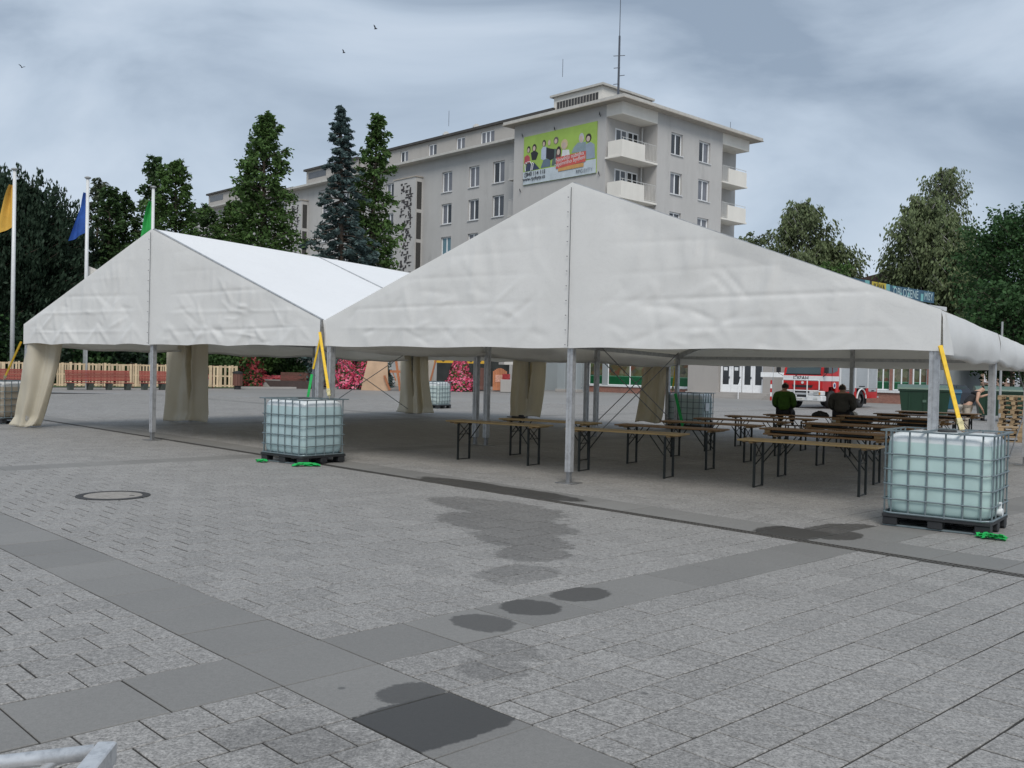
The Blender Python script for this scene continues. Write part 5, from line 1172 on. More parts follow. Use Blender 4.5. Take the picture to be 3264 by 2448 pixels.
def profile_car(T, paint):
    side = [(-1.95, .35), (-2.0, .75), (-1.85, 1.0), (-1.6, 1.05), (-1.2, 1.42), (.2, 1.45), (.95, 1.02), (1.75, .88), (1.98, .70), (1.98, .35)]
    m = MB(); P = []
    for y, k in ((-.84, .94), (-.80, 1.), (-.4, 1.02), (.4, 1.02), (.80, 1.), (.84, .94)): P.append([(x, y * (.86 if z > 1.1 else 1.), .35 + (z - .35) * (k if z > .8 else 1.)) for x, z in side])
    m.grid(P, close=True); m.f += [tuple(range(10)), tuple(reversed(range(50, 60)))]; m.m += [0, 0]; m.build('body', M[paint], T)
    for s in (-1, 1):
        m = MB(); m.prism([(-1.45, 1.04), (-1.15, 1.36), (-.45, 1.38), (-.45, 1.04)], s * .735, s * .765); m.build('side_window', M['windscreen'], T); m = MB(); m.prism([(-.38, 1.04), (-.38, 1.38), (.18, 1.38), (.72, 1.04)], s * .735, s * .765); m.build('side_window', M['windscreen'], T)
        for x in (-1.25, 1.2):
            m = MB(); m.cyl((x, s * .66, .31), (x, s * .86, .31), .31, n=18); t_ = m.build('tyre', M['black_rubber'], T); m = MB(); m.cyl((x, s * .86, .31), (x, s * .875, .31), .21, n=14); m.build('rim', M['shutter_silver'], t_)
        m = MB(); m.bev(1.86, 2.0, s * .62 - .18, s * .62 + .18, .66, .80, .02); m.build('headlight', M['lamp_glass'], T)
    m = MB(); m.add([(.28, -.62, 1.40), (.28, .62, 1.40), (.93, .70, 1.06), (.93, -.70, 1.06)], [(0, 1, 2, 3)]); m.build('windscreen', M['windscreen'], T)
profile_car(CR, 'car_dark')
# lamp post behind the tent
tag(MB().cyl((0, 0, 0), (0, 0, 4.2), .055, .04, 10).build('lamp_post', M['post_grey'], None, False, (20.1, 40., 0)), 'slim grey post standing behind the right side of the tent', 'post')
# ================================================================= BENCHES, LITTER BIN, FENCE
wood_mat('bench_red', (.27, .062, .045), (.36, .10, .075), .5); wood_mat('bench_brown', (.10, .04, .03), (.16, .07, .05), .5); mat('bench_leg', (.085, .10, .085), .8, var=.2)
def park_bench(label, loc, rotz, mt, L, group):
    T = thing('park_bench', label, 'bench', loc, rotz, group)
    for k in range(7): MB().bev(-L / 2, L / 2, .28 + k * .020, .32 + k * .02, .515 + k * .092, .599 + k * .092, .01).build('back_slat', M[mt], T)
    for k in range(6): MB().bev(-L / 2 - .06, L / 2 + .06, -.30 + k * .095, -.225 + k * .095, .40, .445, .01).build('seat_slat', M[mt], T)
    for k in range(4):
        x = -L / 2 + .22 + k * (L - .44) / 3
        MB().prism([(-.30, .38), (.36, .40), (.26, .0), (-.12, .0)], x - .13, x + .13, 0, 'yz').build('support', M['bench_leg'], T)
        MB().beam((x, .34, .38), (x, .47, 1.15), .05, .04).build('back_support', M['bench_leg'], T)
    return T
bang = math.atan2(2.63, 2.57)
RB = [gnd(35, 1241), gnd(318, 1243), gnd(545, 1243)]
park_bench('red slatted park bench behind the brown tank', (RB[0].x - .6, RB[0].y, 0), R(40), 'bench_red', 3.7, 'red park benches along the pallet fence')
park_bench('whole red slatted park bench left of the bare front pole', RB[1], R(40), 'bench_red', 3.7, 'red park benches along the pallet fence')
park_bench('red slatted park bench half behind the V folded curtain', RB[2], R(40), 'bench_red', 3.7, 'red park benches along the pallet fence')
park_bench('dark brown park bench with a person on it by the flower towers', (-15.1, 72.9, 0), R(4), 'bench_brown', 4.6, None)
pb = MB(); pb.prism([(-2.5, .55), (2.0, .55), (1.55, 0.), (-2.0, 0.)], -.55, .1); tag(pb.build('planter_tub', mat('tub_brown', (.05, .03, .026), .6, var=.2), None, False, (-15.5, 71.2, 0), R(4)), 'low dark brown sloping tub before the brown bench', 'planter')
# person on the brown bench
BP = seated('person', 'person in a pale shirt sitting on the dark brown bench', (-13.35, 72.75, .46), R(110), 'shirt_white', 1., 1, False)
LB = thing('litter_bin', 'brown slatted litter bin with a dark lid beside the flower tower', 'litter bin', gnd(757, 1241))
for k in range(12):
    a = 2 * math.pi * k / 12; MB().mm(-.075, .075, -.02, .02, .25, 1.05).build('slat', M['bench_brown'], LB, loc=(.30 * math.cos(a), .30 * math.sin(a), 0), rotz=a + R(90))
MB().lathe([(.22, 0), (.22, .25), (.27, .25), (.27, 1.0)], 14).build('liner', M['truck_black'], LB); MB().lathe([(.36, 1.06), (.36, 1.16), (.1, 1.24)], 16).build('lid', M['truck_black'], LB)
# pallet fence: upright boards nailed to rails, one panel after the other
rs = random.Random(8)
def fence_panel(label, p, rotz, L):
    T = thing('pallet_fence_panel', label, 'fence', p, rotz, 'fence panels of pale pallet boards behind the red benches')
    x = -L / 2
    while x < L / 2 - .06:
        w = rs.choice((.10, .10, .145, .2)); MB().mm(x, min(x + w, L / 2), -.02 - rs.random() * .01, .004, .10, 1.55 + rs.uniform(-.04, .06)).build('board', M['pallet_wood'], T); x += w + rs.choice((.03, .05, .10, .16))
    for z in (.2, .85, 1.48): MB().mm(-L / 2, L / 2, .006, .03, z - .05, z + .05).build('rail', M['pallet_wood'], T)
    MB().mm(-L / 2, -L / 2 + .1, .03, .12, 0, 1.58).build('post', M['bench_brown'], T)
    return T
f0 = Vector((-34.5, 55.5, 0)); f1 = Vector((-19.0, 67.3, 0)); n = 11; dv = f1 - f0; fa = math.atan2(dv.y, dv.x)
lab = ['behind the first red bench', 'beside the swept curtain', 'between the first two red benches', 'left part behind the whole red bench', 'middle part behind the whole red bench', 'right part behind the whole red bench', 'behind the bare front pole', 'behind the third red bench', 'behind the V folded curtain', 'next to the litter bin', 'at the end toward the flower tower']
for k in range(n): fence_panel('pale pallet board fence panel ' + lab[k], f0 + dv * ((k + .5) / n), fa, dv.length / n - .04)
# lawn and beds behind
lw = MB(); q = [(-60, 42, .012), (-33.8, 57., .012), (-18.2, 69.0, .012), (-9, 76.5, .012), (-9, 79.5, .012), (-40, 106, .012), (-110, 100, .012)]
lw.add(q, [tuple(range(7))]); struct(lw.build('lawn', mat('lawn_green', (.055, .085, .03), .95, var=.35, scale=.8, bump=.6, bscale=20)))
kb = MB()
for a, b in (((-19.2, 68.2), (-9.3, 75.4)), ((-9.3, 75.4), (2.5, 77.3))): kb.beam((*a, .06), (*b, .06), .22, .13)
struct(kb.build('kerb', M['stone_grey']))
# ================================================================= FLOWER TOWERS
def petals(name, n, prof, seed, mats, size, parent, zmax, hole=.12, top=None):
    rs_ = np.random.RandomState(seed); z = rs_.uniform(.02, 1, n); a = rs_.uniform(0, 6.283, n)
    r_ = np.interp(z, [p[0] for p in prof], [p[1] for p in prof]) * (1 + .07 * np.sin(5 * a + z * 17) + rs_.normal(0, .035, n))
    P = np.stack([r_ * np.cos(a), r_ * np.sin(a), z * zmax], 1); sz = size * rs_.uniform(.6, 1.4, n)
    nrm = np.stack([np.cos(a), np.sin(a), .35 + 0 * a], 1) + rs_.normal(0, .45, (n, 3)); nrm /= np.linalg.norm(nrm, axis=1)[:, None]
    t1 = np.cross(nrm, rs_.normal(0, 1, (n, 3))); t1 /= np.linalg.norm(t1, axis=1)[:, None]; t2 = np.cross(nrm, t1)
    V_ = np.concatenate([P + (-t1 - t2) * sz[:, None] / 2, P + (t1 - t2) * sz[:, None] / 2, P + (t1 + t2) * sz[:, None] / 2, P + (-t1 + t2) * sz[:, None] / 2]).reshape(4, n, 3).transpose(1, 0, 2).reshape(-1, 3)
    return link(name, npmesh(name, V_, np.arange(4 * n).reshape(-1, 4), mats, rs_.uniform(0, 1, n)), parent)
def tone_mat(name, stops, rough=.7, trans=0., tc=None):
    m = NT(name); a = m.n('ShaderNodeAttribute', attribute_name='tone'); c = m.ramp(a.outputs['Fac'], stops); m.col(c); m.set(Roughness=rough); m.b.inputs['Specular IOR Level'].default_value = .25
    if trans:
        t = m.n('ShaderNodeBsdfTranslucent'); m.l(c, t.inputs[0]); x = m.n('ShaderNodeMixShader'); x.inputs[0].default_value = trans; m.l(m.b.outputs[0], x.inputs[1]); m.l(t.outputs[0], x.inputs[2]); m.l(x.outputs[0], m.out.inputs[0])
    M[name] = m.mat
tone_mat('blossom_pink', [(0, (.42, .02, .06)), (.35, (.55, .05, .12)), (.6, (.62, .12, .22)), (.85, (.66, .22, .30)), (1, (.5, .03, .05))]); tone_mat('blossom_red', [(0, (.30, .03, .035)), (.4, (.42, .07, .07)), (.7, (.5, .12, .14)), (1, (.40, .03, .06))])
tone_mat('tower_leaf', [(0, (.02, .04, .015)), (.6, (.04, .075, .02)), (1, (.07, .11, .03))]); tone_mat('tower_top', [(0, (.25, .22, .03)), (1, (.4, .16, .03))])
mat('tower_core', (.02, .03, .012), .95, var=.4)
def flower_tower(label, loc, h, r0, r1, seed, mt, nb=1500):
    T = thing('flower_tower', label, 'flower tower', loc, 0., 'conical flower towers on the square')
    prof = [(0, r0), (.15, r0 * .98), (.5, (r0 * .55 + r1 * .45)), (.85, r1 * 1.1), (.97, r1 * .8), (1, r1 * .2)]
    MB().lathe([(max(.02, r_ * .9), z * h) for z, r_ in prof], 20).build('core', M['tower_core'], T)
    petals('leaves', int(nb * 1.1), prof, seed, M['tower_leaf'], .15, T, h); petals('blossoms', nb, [(z, r_ * 1.04) for z, r_ in prof], seed + 1, M[mt], .145, T, h)
    if mt == 'blossom_red': petals('crown_flowers', 120, [(0, r1 * 1.1), (.6, r1 * 1.2), (1, .1)], seed + 2, M['tower_top'], .17, T, .35).location = (0, 0, h * .95)
flower_tower('tall flower tower of dull red blossoms with a yellow top by the litter bin', (-20.2, 75.2, 0), 2.75, 1.2, .52, 1, 'blossom_red')
flower_tower('bright pink flower tower just right of the pole between the tents', (-12.6, 73.6, 0), 2.65, 1.15, .42, 5, 'blossom_pink')
flower_tower('bright pink flower tower beside the leaning canvas stall', (-10.9, 72.9, 0), 2.8, 1.15, .5, 9, 'blossom_pink')
flower_tower('bright pink flower tower before the yellow awning', (-3.95, 73.6, 0), 2.55, 1.05, .42, 14, 'blossom_pink')
for k, (x, y, l) in enumerate(((-17.8, 75.2, 'long low bed of red flowers behind the brown bench'), (-22.8, 70.9, 'short low bed of red flowers behind the litter bin'))):
    T = thing('flower_bed', l, 'flower bed', (x, y, 0)); L = 2.6 if k == 0 else .9
    rs_ = np.random.RandomState(k); n = 500; P = np.stack([rs_.uniform(-L, L, n), rs_.uniform(-.4, .4, n), rs_.uniform(.55, .85, n)], 1); V_ = np.concatenate([P + np.array(o) * .09 for o in ((-1, 0, -.6), (1, 0, -.6), (1, .3, .6), (-1, .3, .6))]).reshape(4, n, 3).transpose(1, 0, 2).reshape(-1, 3)
    link('blossoms', npmesh('blossoms', V_, np.arange(4 * n).reshape(-1, 4), M['blossom_red'], rs_.uniform(0, 1, n)), T); MB().mm(-L, L, -.5, .5, 0, .56).build('bed_wall', M['stone_grey'], T)
# ================================================================= STALL, CAFE
mat('canvas_tan', (.52, .36, .24), .85, var=.12, scale=1.2, bump=.3); wood_mat('stall_wood', (.35, .12, .05), (.50, .20, .09), .6); mat('canvas_grey', (.48, .44, .38), .85, var=.12, scale=1.)
ST = thing('canvas_stall', 'leaning tan canvas stall on a red brown wooden frame beyond the tents', 'stall', (-9.0, 71.0, 0), R(-10))
P = [];w = wrk(55, 14, .6, 3.)
for i in range(13):
    t = i / 12; P.append([(-1.9 + t * .0 + (1 - s_) * (2.0 * t - .1 * 0) * 1. + s_ * (.75 + 1.05 * t), -.6 + .12 * w(t * 2, s_ * 3) + .3 * t, 3.6 * s_) for s_ in [j / 10 for j in range(11)]])
MB().grid(P).build('front_canvas', M['canvas_tan'], ST, True)
MB().grid([[(.0 + 2.9 * i / 8 + .05 * s_, 1.6 + .1 * math.sin(i), .3 + 3.4 * s_) for s_ in [j / 6 for j in range(7)]] for i in range(9)]).build('back_canvas', M['canvas_grey'], ST, True)
for a, b in (((1.0, -.4, 0), (.35, -.2, 3.6)), ((2.2, .2, 0), (3.2, .3, 3.8)), ((2.7, .9, 0), (3.6, 1.0, 3.8)), ((.2, -.4, 3.1), (3.4, .3, 3.5)), ((-.2, -.5, 1.1), (.25, -.5, .05))): MB().beam(a, b, .14, .12).build('post', M['stall_wood'], ST)
MB().mm(.15, 2.6, -.3, .3, 1.32, 1.5).build('counter', M['stall_wood'], ST); MB().mm(.9, 2.6, -.35, .3, .0, .2).build('floor_beam', M['stall_wood'], ST); MB().beam((.6, -.2, .75), (.35, -.2, 1.32), .06, .06).build('strut', M['stall_wood'], ST)
AW = thing('cafe_awning', 'yellow cafe awning valance with small black marks', 'awning', (-4.2, 77.2, 0), R(-3))
mat('awning_yellow', (.62, .36, .03), .7, var=.1)
MB().prism([(0, 3.1), (0, 2.15), (.06, 2.15), (.06, 3.0), (2., 3.6), (2., 3.7)], -2.2, 2.2, 0, 'yz').build('fabric', M['awning_yellow'], AW)
for x in (-1.3, -.3, .9, 1.6): MB().lathe([(.02, 0), (.13, 0), (.13, .02), (.02, .02)], 12).build('mark', M['truck_black'], AW, loc=(x, -.012, 2.4)).rotation_euler = (R(90), 0, 0)
for x in (-2.1, 2.1): MB().cyl((x, .1, 0), (x, .1, 3.), .05, n=8).build('pole', M['post_grey'], AW)
A2 = thing('cafe_umbrella', 'white cafe umbrella edge beside the grey columns', 'umbrella', (.4, 77.5, 0)); MB().lathe([(1.5, 2.12), (1.5, 2.4), (.1, 3.1)], 8).build('canopy', M['shirt_white'], A2); MB().cyl((0, 0, 0), (0, 0, 3.), .04, n=8).build('pole', M['post_grey'], A2)
CW = MB(); CW.mm(-24, -6.5, 4., 4.3, 0, 6.); CW.build('cafe_front', mat('cafe_dark', (.035, .038, .035), .5, var=.5, scale=.7), SH)
for k, (x, y, l) in enumerate(((-2.4, 75.8, 'dark wooden cafe screen right of the pink flower tower'), (-.95, 75.6, 'arched red brown cafe screen with a lit picture'))):
    T = thing('cafe_screen', l, 'screen', (x, y, 0)); mt = M['bench_brown'] if k == 0 else M['stall_wood']
    for j in range(9): MB().mm(-.55 + j * .122, -.55 + j * .122 + .112, -.03, .03, .1, 1.55 + .28 * math.sin(math.pi * (j + .5) / 9)).build('slat', mt, T)
    if k: MB().mm(-.35, .4, -.06, -.032, .75, 1.3).build('picture', mat('picture_print', (.55, .3, .22), .5, var=.5, scale=9), T)
for x, y, s in ((-.45, 73.6, .85), (.42, 76.2, .7)):
    T = thing('concrete_planter', 'square concrete planter with dark red plants %s' % ('before the arched screen' if s > .8 else 'behind the larger planter'), 'planter', (x, y, 0)); MB().bev(-.5 * s, .5 * s, -.5 * s, .5 * s, .02, 1.15 * s, .03).build('tub', M['stone_grey'], T)
    rs_ = np.random.RandomState(3); n = 260; P = rs_.uniform(-.26, .26, (n, 3)) * s + np.array([0, 0, 1.3 * s]); V_ = np.concatenate([P + np.array(o) * .08 for o in ((-1, 0, -1), (1, .4, -1), (1, 0, 1), (-1, -.4, 1))]).reshape(4, n, 3).transpose(1, 0, 2).reshape(-1, 3); link('plants', npmesh('plants', V_, np.arange(4 * n).reshape(-1, 4), M['blossom_red'], rs_.uniform(0, .5, n)), T)
tag(MB().lathe([(.32, 0), (.32, .8), (.30, .86), (.33, .9), (.33, .96), (.28, 1.12), (.16, 1.24), (.02, 1.28)], 18).build('stone_bollard', M['stone_grey'], None, True, (1.05, 76., 0)), 'round topped grey stone bollard by the grey columns', 'bollard')
for k, (x, y) in enumerate(((.9, 79.5), (1.85, 79.3), (4.2, 79.6), (5.1, 78.9))):
    T = thing('arcade_column', 'tall grey square arcade column of the apartment block, %s' % ('first from the planters', 'second from the planters', 'third from the planters', 'fourth from the planters')[k], 'column', (x, y, 0), R(-40)); MB().bev(-.42, .42, -.35, .35, 0, 5.4, .03).build('shaft', M['stone_cool'], T); MB().bev(-.5, .5, -.43, .43, 0, .25, .02).build('base', M['stone_grey'], T)
BP2 = thing('lower_building_front', 'lower building front, its shade painted dark grey, with a pale door behind the brown bench', 'building', (-19.8, 88.5, 0), R(-6)); MB().mm(-4.5, 6.5, 0, 6, 0, 7.5).build('wall', mat('painted_shade_grey', (.075, .08, .08), .9, var=.3, scale=1.), BP2)  # building's lower front; the shade on it is painted into the dark wall colour
MB().mm(-.2, 1.5, -.06, .0, 0, 3.1).build('door', M['plaster_attic'], BP2); MB().mm(.75, 1.2, -.08, -.06, .3, 2.7).build('pane', M['glass_dark'], BP2); MB().mm(-4., -3.8, -.2, 0, 0, 3.2).build('pipe', M['plaster_attic'], BP2)
# ================================================================= FLAGPOLES
mat('pole_white', (.66, .67, .67), .4, var=.08); mat('flag_yellow', (.58, .34, .055), .8, var=.12, scale=2); mat('flag_blue', (.015, .07, .30), .8, var=.25, scale=2); mat('flag_green', (.02, .30, .06), .8, var=.2, scale=2)
def flagpole(label, base, h, lean, mt, fw, fh, drop, seed):
    T = thing('flagpole', 'tall white flagpole with a limp ' + label.split()[0] + ' flag', 'flagpole', base, 0., 'white flagpoles behind the left tent'); MB().cyl((0, 0, 0), (lean, 0, h), .14, .10, 12).build('pole', M['pole_white'], T, True); MB().lathe([(.12, 0), (.2, .04), (.2, .1), (.08, .15)], 12, (lean, 0, h)).build('cap', M['post_grey'], T)
    w = wrk(seed, 14, .6, 3.); P = []
    for i in range(13):
        t = i / 12; row = []
        for j in range(21):
            s_ = j / 20; x = -t * fw * (.12 + .88 * s_ ** .9); z = h - .9 - s_ * fh - drop * t * s_ ** 1.5; y = .22 * math.sin(t * 7 + s_ * 3 + seed) * t + .08 * w(t * 2, s_ * 3); row.append((lean * (z / h) - .10 + x, y, z))
        P.append(row)
    tag(MB().grid(P).build('flag', M[mt], None, True, base), '%s cloth flag hanging limp from a white pole' % label.split()[0], 'flag')
for px, pt_, pb, Y, mt, lb in ((47, 543, 1160, 60, 'flag_yellow', 'yellow flagged'), (280, 570, 1160, 63, 'flag_blue', 'blue flagged'), (489, 600, 1160, 66.5, 'flag_green', 'green flagged')):
    t_ = at(px, pt_, Y); flagpole(lb, (t_.x - .0, Y, 0), t_.z, .0, mt, 1.05 if mt != 'flag_green' else .9, 2.6, .55, int(Y))
fl = MB().add([(0, 0, 0), (.0, 0, -.8), (.85, .1, -.95), (.9, .1, -.35)], [(0, 1, 2, 3)]).build('pennant', M['shirt_white'], None, False, at(282, 848, 63.3)); fl.modifiers.new('t', 'SOLIDIFY').thickness = .01; tag(fl, 'small white pennant beside the blue flagged pole', 'pennant')
tag(MB().cyl((0, 0, 0), (0, 0, 3.1), .06, n=8).build('slim_post', M['post_grey'], None, False, (at(276, 1150, 60).x, 60, 0)), 'slim grey post behind the whole red bench', 'post')
# birds
def bird(p, s, rz, label):
    m = MB(); m.lathe([(.01, -.3), (.07, -.15), (.08, .05), (.05, .22), (.01, .34)], 8)
    o = m.build('bird', mat('bird_dark', (.03, .035, .05), .8), None, True, p); o.rotation_euler = (R(90), 0, rz); o.scale = (s, s, s)
    for k, (ax, up) in enumerate(((1, .35), (-1, .45))):
        w_ = MB().add([(0, .02, .1), (ax * .35, up * .8, .08), (ax * .75, up, -.05), (ax * .4, up * .7, -.12), (0, .02, -.12)], [(0, 1, 2, 3, 4)]); q = w_.build('wing', M['bird_dark'], o); q.modifiers.new('t', 'SOLIDIFY').thickness = .02
    return tag(o, label, 'bird', 'birds in the sky')
bird(at(1197, 92, 60), .38, R(75), 'dark bird with spread wings higher in the sky'); bird(at(1096, 168, 62), .34, R(80), 'dark bird gliding lower in the sky'); bird(at(70, 215, 60), .32, R(60), 'small bird gliding above the dark pine')
# ================================================================= TREES
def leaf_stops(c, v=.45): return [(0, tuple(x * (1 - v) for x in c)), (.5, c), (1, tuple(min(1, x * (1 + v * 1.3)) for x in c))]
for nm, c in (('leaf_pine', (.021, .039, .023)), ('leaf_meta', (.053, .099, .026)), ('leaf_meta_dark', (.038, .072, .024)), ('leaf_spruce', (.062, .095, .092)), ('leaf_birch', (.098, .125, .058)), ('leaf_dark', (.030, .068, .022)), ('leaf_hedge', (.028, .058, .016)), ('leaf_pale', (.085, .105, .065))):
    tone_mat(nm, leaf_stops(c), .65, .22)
mat('bark', (.085, .065, .05), .9, var=.35, scale=5, bump=.5, bscale=14); mat('bark_birch', (.38, .37, .35), .8, var=.5, scale=3)
def leaves(name, P, N, size, mt, parent, seed, asp=1.6, ori=.7, tone=None):
    rs_ = np.random.RandomState(seed); n = len(P); sz = size * rs_.uniform(.55, 1.35, n); D = N + rs_.normal(0, ori, (n, 3)); D /= np.linalg.norm(D, axis=1)[:, None] + 1e-9
    t2 = np.cross(D, rs_.normal(0, 1, (n, 3))); t2 /= np.linalg.norm(t2, axis=1)[:, None] + 1e-9
    a = D * (sz * asp / 2)[:, None]; b = t2 * (sz / 2)[:, None]
    V_ = np.stack([P - a, P + b * .9, P + a, P - b * .9], 1).reshape(-1, 3)
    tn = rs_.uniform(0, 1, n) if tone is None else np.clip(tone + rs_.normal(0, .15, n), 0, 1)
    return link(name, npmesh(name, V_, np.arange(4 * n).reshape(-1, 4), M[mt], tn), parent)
def tree(name, label, kind, loc, H, Rr, seed, mt, group, nb=110, nl=9000, size=.3, z0=.1, bark='bark', rag=.3):
    rs_ = np.random.RandomState(seed); T = thing(name, label, 'tree', loc, 0., group); TM = MB(); P = []; N = []; TN = []
    tops = [(0., 0.)] if kind != 'multi' else None
    bend = rs_.uniform(-.02, .02, 2) * H
    ax = lambda z: np.array([bend[0] * (z / H) ** 2, bend[1] * (z / H) ** 2, z])
    TM.tube([ax(H * t) for t in (0, .03, .3, .6, .85, .98)], [H * .020, H * .016, H * .012, H * .008, H * .004, .01], 8)
    if kind in ('meta', 'spruce', 'pine', 'birch', 'broad'):
        for i in range(nb):
            if kind in ('meta', 'spruce', 'pine'): t = z0 + (1 - z0) * (i + rs_.uniform(0, 1)) / nb
            else: t = z0 + (1 - z0) * rs_.uniform(0, 1) ** .8
            a = i * 2.39996 + rs_.uniform(-.5, .5); s_ = (t - z0) / (1 - z0)
            if kind == 'meta': R_ = Rr * (1.02 - s_) ** .48 * (1 - .25 * (s_ < .12)); el = .30
            elif kind == 'spruce': R_ = Rr * (1.01 - s_) ** .74; el = -.10 - .15 * (1 - s_)
            elif kind == 'pine': R_ = Rr * (math.sin(math.pi * min(1, .30 + .68 * s_))) ** .6; el = .45
            elif kind == 'birch': R_ = Rr * (math.sin(math.pi * (.14 + .82 * s_))) ** .7; el = .7
            else: R_ = Rr * (math.sin(math.pi * (.12 + .80 * s_))) ** .55; el = .45
            R_ *= rs_.uniform(1 - rag, 1 + rag * .55); base = ax(t * H); dz = math.sin(el) * R_ ; h_ = np.array([math.cos(a), math.sin(a), 0]); tip = base + h_ * R_ * math.cos(el) + np.array([0, 0, dz])
            if R_ > .7: TM.tube([base, base + (tip - base) * .5 + np.array([0, 0, .04 * R_]), tip], [H * .0028, H * .0018, .012], 5)
            k = max(8, int(nl / nb * (.30 + R_ / Rr)))
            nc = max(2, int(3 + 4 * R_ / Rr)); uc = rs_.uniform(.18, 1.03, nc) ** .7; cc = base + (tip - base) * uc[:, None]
            sp = {'meta': .16, 'spruce': .10, 'pine': .14, 'birch': .20, 'broad': .22}[kind] * R_ * (1.15 - .45 * uc)
            side = np.array([-h_[1], h_[0], 0]); cc = cc + side * (rs_.normal(0, 1, nc) * sp)[:, None] + np.array([0, 0, 1.]) * (rs_.normal(0, .5, nc) * sp)[:, None]
            if kind == 'spruce': cc[:, 2] -= .20 * R_ * uc ** 2 - .24 * R_ * np.clip(uc - .7, 0, 1)
            ci = rs_.randint(0, nc, k); sg = np.clip(sp[ci] * .75, .10, .5); off = rs_.normal(0, 1, (k, 3)) * sg[:, None] * np.array([1, 1, .55 if kind in ('spruce', 'meta') else .75])
            p = cc[ci] + off; u = uc[ci]
            d = np.tile(h_ * .8 + np.array([0, 0, {'meta': -.25, 'spruce': -.1, 'pine': 1.3, 'birch': -1.8, 'broad': 0}[kind]]), (k, 1))
            if kind == 'birch': p[:, 2] -= rs_.exponential(.17 * Rr, k) * rs_.uniform(0, 1, nc)[ci]; p[:, :2] -= off[:, :2] * .35
            if kind == 'meta': p[:, 2] -= rs_.exponential(.05 * Rr, k)
            cl = rs_.normal(0, .16, nc)[ci]
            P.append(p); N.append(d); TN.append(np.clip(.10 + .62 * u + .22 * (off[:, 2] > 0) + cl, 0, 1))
            if kind == 'pine' and s_ > .3:
                q = tip + np.stack([rs_.normal(0, .12, 30), rs_.normal(0, .12, 30), rs_.uniform(-.2, 1.15, 30)], 1); P.append(q); N.append(np.tile([0, 0, 2.5], (30, 1))); TN.append(np.full(30, .75))
        # leader
        z = rs_.uniform(.9, 1.0, 160); q = np.stack([bend[0] + rs_.normal(0, .06, 160) * Rr * (1.04 - z) * 6, bend[1] + rs_.normal(0, .06, 160) * Rr * (1.04 - z) * 6, z * H], 1)
        if kind in ('meta', 'spruce'): P.append(q); N.append(np.tile([0, 0, 1.], (160, 1))); TN.append(np.full(160, .6))
    TM.build('trunk', M[bark], T, True)
    ori = {'meta': .6, 'spruce': .55, 'pine': .45, 'birch': .5, 'broad': 1.2}[kind]
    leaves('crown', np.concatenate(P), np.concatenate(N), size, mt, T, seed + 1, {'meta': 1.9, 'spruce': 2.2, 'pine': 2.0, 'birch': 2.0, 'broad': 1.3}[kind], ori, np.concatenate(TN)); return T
GL_ = 'trees behind the left tent'; GR_ = 'trees behind the right tent'
def pos(px, Y): p = at(px, 1180, Y); return (p.x, Y, 0)
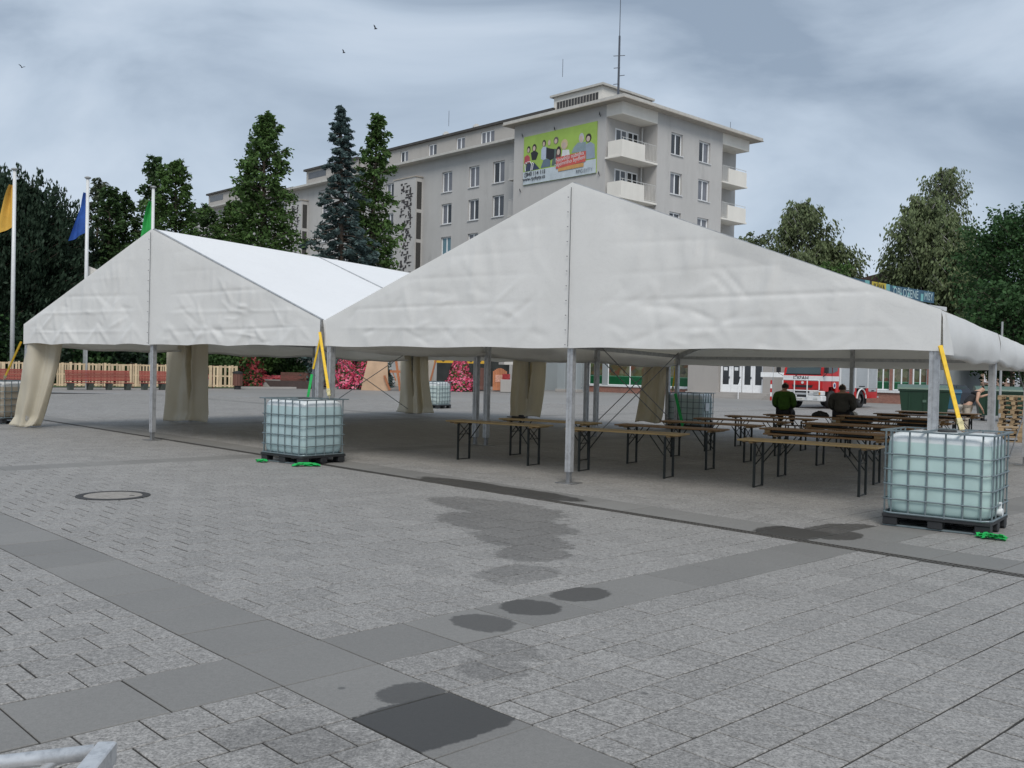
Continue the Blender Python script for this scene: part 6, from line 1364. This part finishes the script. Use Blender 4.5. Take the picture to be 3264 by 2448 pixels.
TL = [ # name, label, kind, px, depth, height, radius, seed, leaf, branches, leaves, size, z0, rag, bark
 ('pine_tree', 'big dark pine with upright shoots behind the yellow flag', 'pine', 62, 74, 14.6, 5.4, 2, 'leaf_pine', 190, 40000, .17, .05, .3),
 ('pine_tree', 'dark pine with lower crown between the yellow and blue flags', 'pine', 165, 76, 12.1, 4.4, 4, 'leaf_pine', 150, 26000, .17, .05, .35),
 ('pine_tree', 'dark pine at the frame edge left of the yellow flag', 'pine', -30, 71, 13.2, 4.2, 6, 'leaf_pine', 120, 17000, .17, .05, .3),
 ('conifer_tree', 'pale thin topped conifer right behind the blue flag', 'meta', 295, 80, 16.6, 3.0, 8, 'leaf_pale', 100, 6500, .17, .15, .5),
 ('conifer_tree', 'slim green conifer between the blue and green flags', 'meta', 340, 78, 15.6, 2.6, 10, 'leaf_meta_dark', 100, 9000, .19, .08, .45),
 ('conifer_tree', 'slim dark conifer just left of the green flag', 'meta', 392, 80, 15.4, 3.0, 12, 'leaf_meta_dark', 100, 9000, .19, .08, .45),
 ('conifer_tree', 'dark pointed conifer behind the green flag', 'meta', 478, 80, 18.5, 2.7, 14, 'leaf_meta_dark', 110, 10000, .19, .08, .45),
 ('conifer_tree', 'broad bright green conifer right of the green flag', 'meta', 556, 77, 17.6, 3.9, 16, 'leaf_meta', 150, 17000, .19, .05, .4),
 ('conifer_tree', 'low bushy conifer below the far attic window', 'meta', 735, 80, 15.0, 4.0, 18, 'leaf_meta', 130, 13000, .19, .05, .45),
 ('conifer_tree', 'tall full green conifer left of the blue spruce', 'meta', 826, 76, 21.2, 3.9, 20, 'leaf_meta', 190, 23000, .19, .05, .5),
 ('spruce_tree', 'blue grey spruce before the apartment block', 'spruce', 1082, 76, 21.9, 4.1, 22, 'leaf_spruce', 230, 34000, .17, .04, .5),
 ('conifer_tree', 'tall green conifer right beside the blue spruce', 'meta', 1172, 79, 22.2, 2.9, 24, 'leaf_meta', 180, 17000, .19, .05, .55),
 ('conifer_tree', 'short conifer behind the roof of the left tent', 'meta', 655, 84, 15.2, 3.6, 26, 'leaf_meta_dark', 110, 9000, .19, .05, .4),
 ('birch_tree', 'loose grey green birch beside the apartment tower', 'birch', 2545, 112, 20.8, 5.0, 30, 'leaf_birch', 150, 17000, .22, .2, .4, 'bark_birch'),
 ('birch_tree', 'small birch trailing low behind the roof sign', 'birch', 2645, 112, 16.6, 4.6, 32, 'leaf_birch', 110, 10000, .22, .2, .45, 'bark_birch'),
 ('birch_tree', 'tall birch with a thin airy top behind the roof sign', 'birch', 2945, 104, 20.4, 5.6, 34, 'leaf_birch', 190, 26000, .22, .05, .35, 'bark_birch'),
 ('birch_tree', 'airy thin topped birch crown rising above its neighbour', 'birch', 2985, 110, 25.2, 3.6, 36, 'leaf_birch', 100, 6000, .2, .45, .5, 'bark_birch'),
 ('birch_tree', 'birch leaning over the brick house', 'birch', 3050, 100, 16.6, 4.6, 38, 'leaf_birch', 150, 18000, .22, .05, .4, 'bark_birch'),
 ('leafy_tree', 'dense dark green leafy tree at the right edge', 'broad', 3262, 72, 13.4, 4.7, 40, 'leaf_dark', 160, 26000, .2, .1, .35),
 ('leafy_tree', 'low bright leafy tree between the birch and the roof sign', 'broad', 2640, 100, 12.7, 2.9, 42, 'leaf_meta', 80, 7000, .22, .3, .35),
 ('leafy_tree', 'small leafy tree just past the apartment tower', 'broad', 2388, 118, 18.4, 3.2, 44, 'leaf_birch', 70, 6000, .24, .3, .4),
 ('leafy_tree', 'dark leafy tree low behind the bending person', 'broad', 3225, 66, 7.5, 4.0, 46, 'leaf_dark', 100, 9000, .22, .05, .3)]
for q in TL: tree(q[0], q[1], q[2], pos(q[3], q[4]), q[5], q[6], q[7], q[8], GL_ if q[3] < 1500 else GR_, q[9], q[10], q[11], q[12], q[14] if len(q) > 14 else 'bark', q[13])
def shrub(label, loc, rx, ry, h, seed, mt, n=2600, size=.26):
    rs_ = np.random.RandomState(seed); T = thing('shrub', label, 'shrub', loc, 0., 'dark shrubs behind the pallet fence'); c = rs_.normal(0, .42, (22, 3)); c[:, 2] = np.abs(c[:, 2]) * .8
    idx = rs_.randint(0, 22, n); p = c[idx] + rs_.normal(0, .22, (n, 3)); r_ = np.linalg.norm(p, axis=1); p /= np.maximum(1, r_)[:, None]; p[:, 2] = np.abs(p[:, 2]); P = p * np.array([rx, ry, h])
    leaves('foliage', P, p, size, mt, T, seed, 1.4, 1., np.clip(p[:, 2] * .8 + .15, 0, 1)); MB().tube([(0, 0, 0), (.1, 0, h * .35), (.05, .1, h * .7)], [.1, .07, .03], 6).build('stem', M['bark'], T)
for k, (px, Y, rx, h, l) in enumerate(((-10, 68, 3.2, 5.6, 'dark shrub behind the first red bench'), (110, 69, 3.4, 5.2, 'dark shrub behind the swept curtain'), (230, 71, 3.4, 5.0, 'dark shrub left behind the whole red bench'), (340, 73, 3.4, 5.0, 'dark shrub right behind the whole red bench'), (450, 75, 3.4, 5.2, 'dark shrub behind the bare front pole'), (560, 77, 3.4, 5.0, 'dark shrub behind the V folded curtain'), (680, 80, 3.2, 4.8, 'dark shrub behind the litter bin'), (790, 83, 3., 4.6, 'dark shrub behind the dull red flower tower'), (900, 86, 2.6, 4.4, 'dark shrub by the pale door'), (1120, 82, 3.4, 4.6, 'dark shrub between the bright pink flower towers'))):
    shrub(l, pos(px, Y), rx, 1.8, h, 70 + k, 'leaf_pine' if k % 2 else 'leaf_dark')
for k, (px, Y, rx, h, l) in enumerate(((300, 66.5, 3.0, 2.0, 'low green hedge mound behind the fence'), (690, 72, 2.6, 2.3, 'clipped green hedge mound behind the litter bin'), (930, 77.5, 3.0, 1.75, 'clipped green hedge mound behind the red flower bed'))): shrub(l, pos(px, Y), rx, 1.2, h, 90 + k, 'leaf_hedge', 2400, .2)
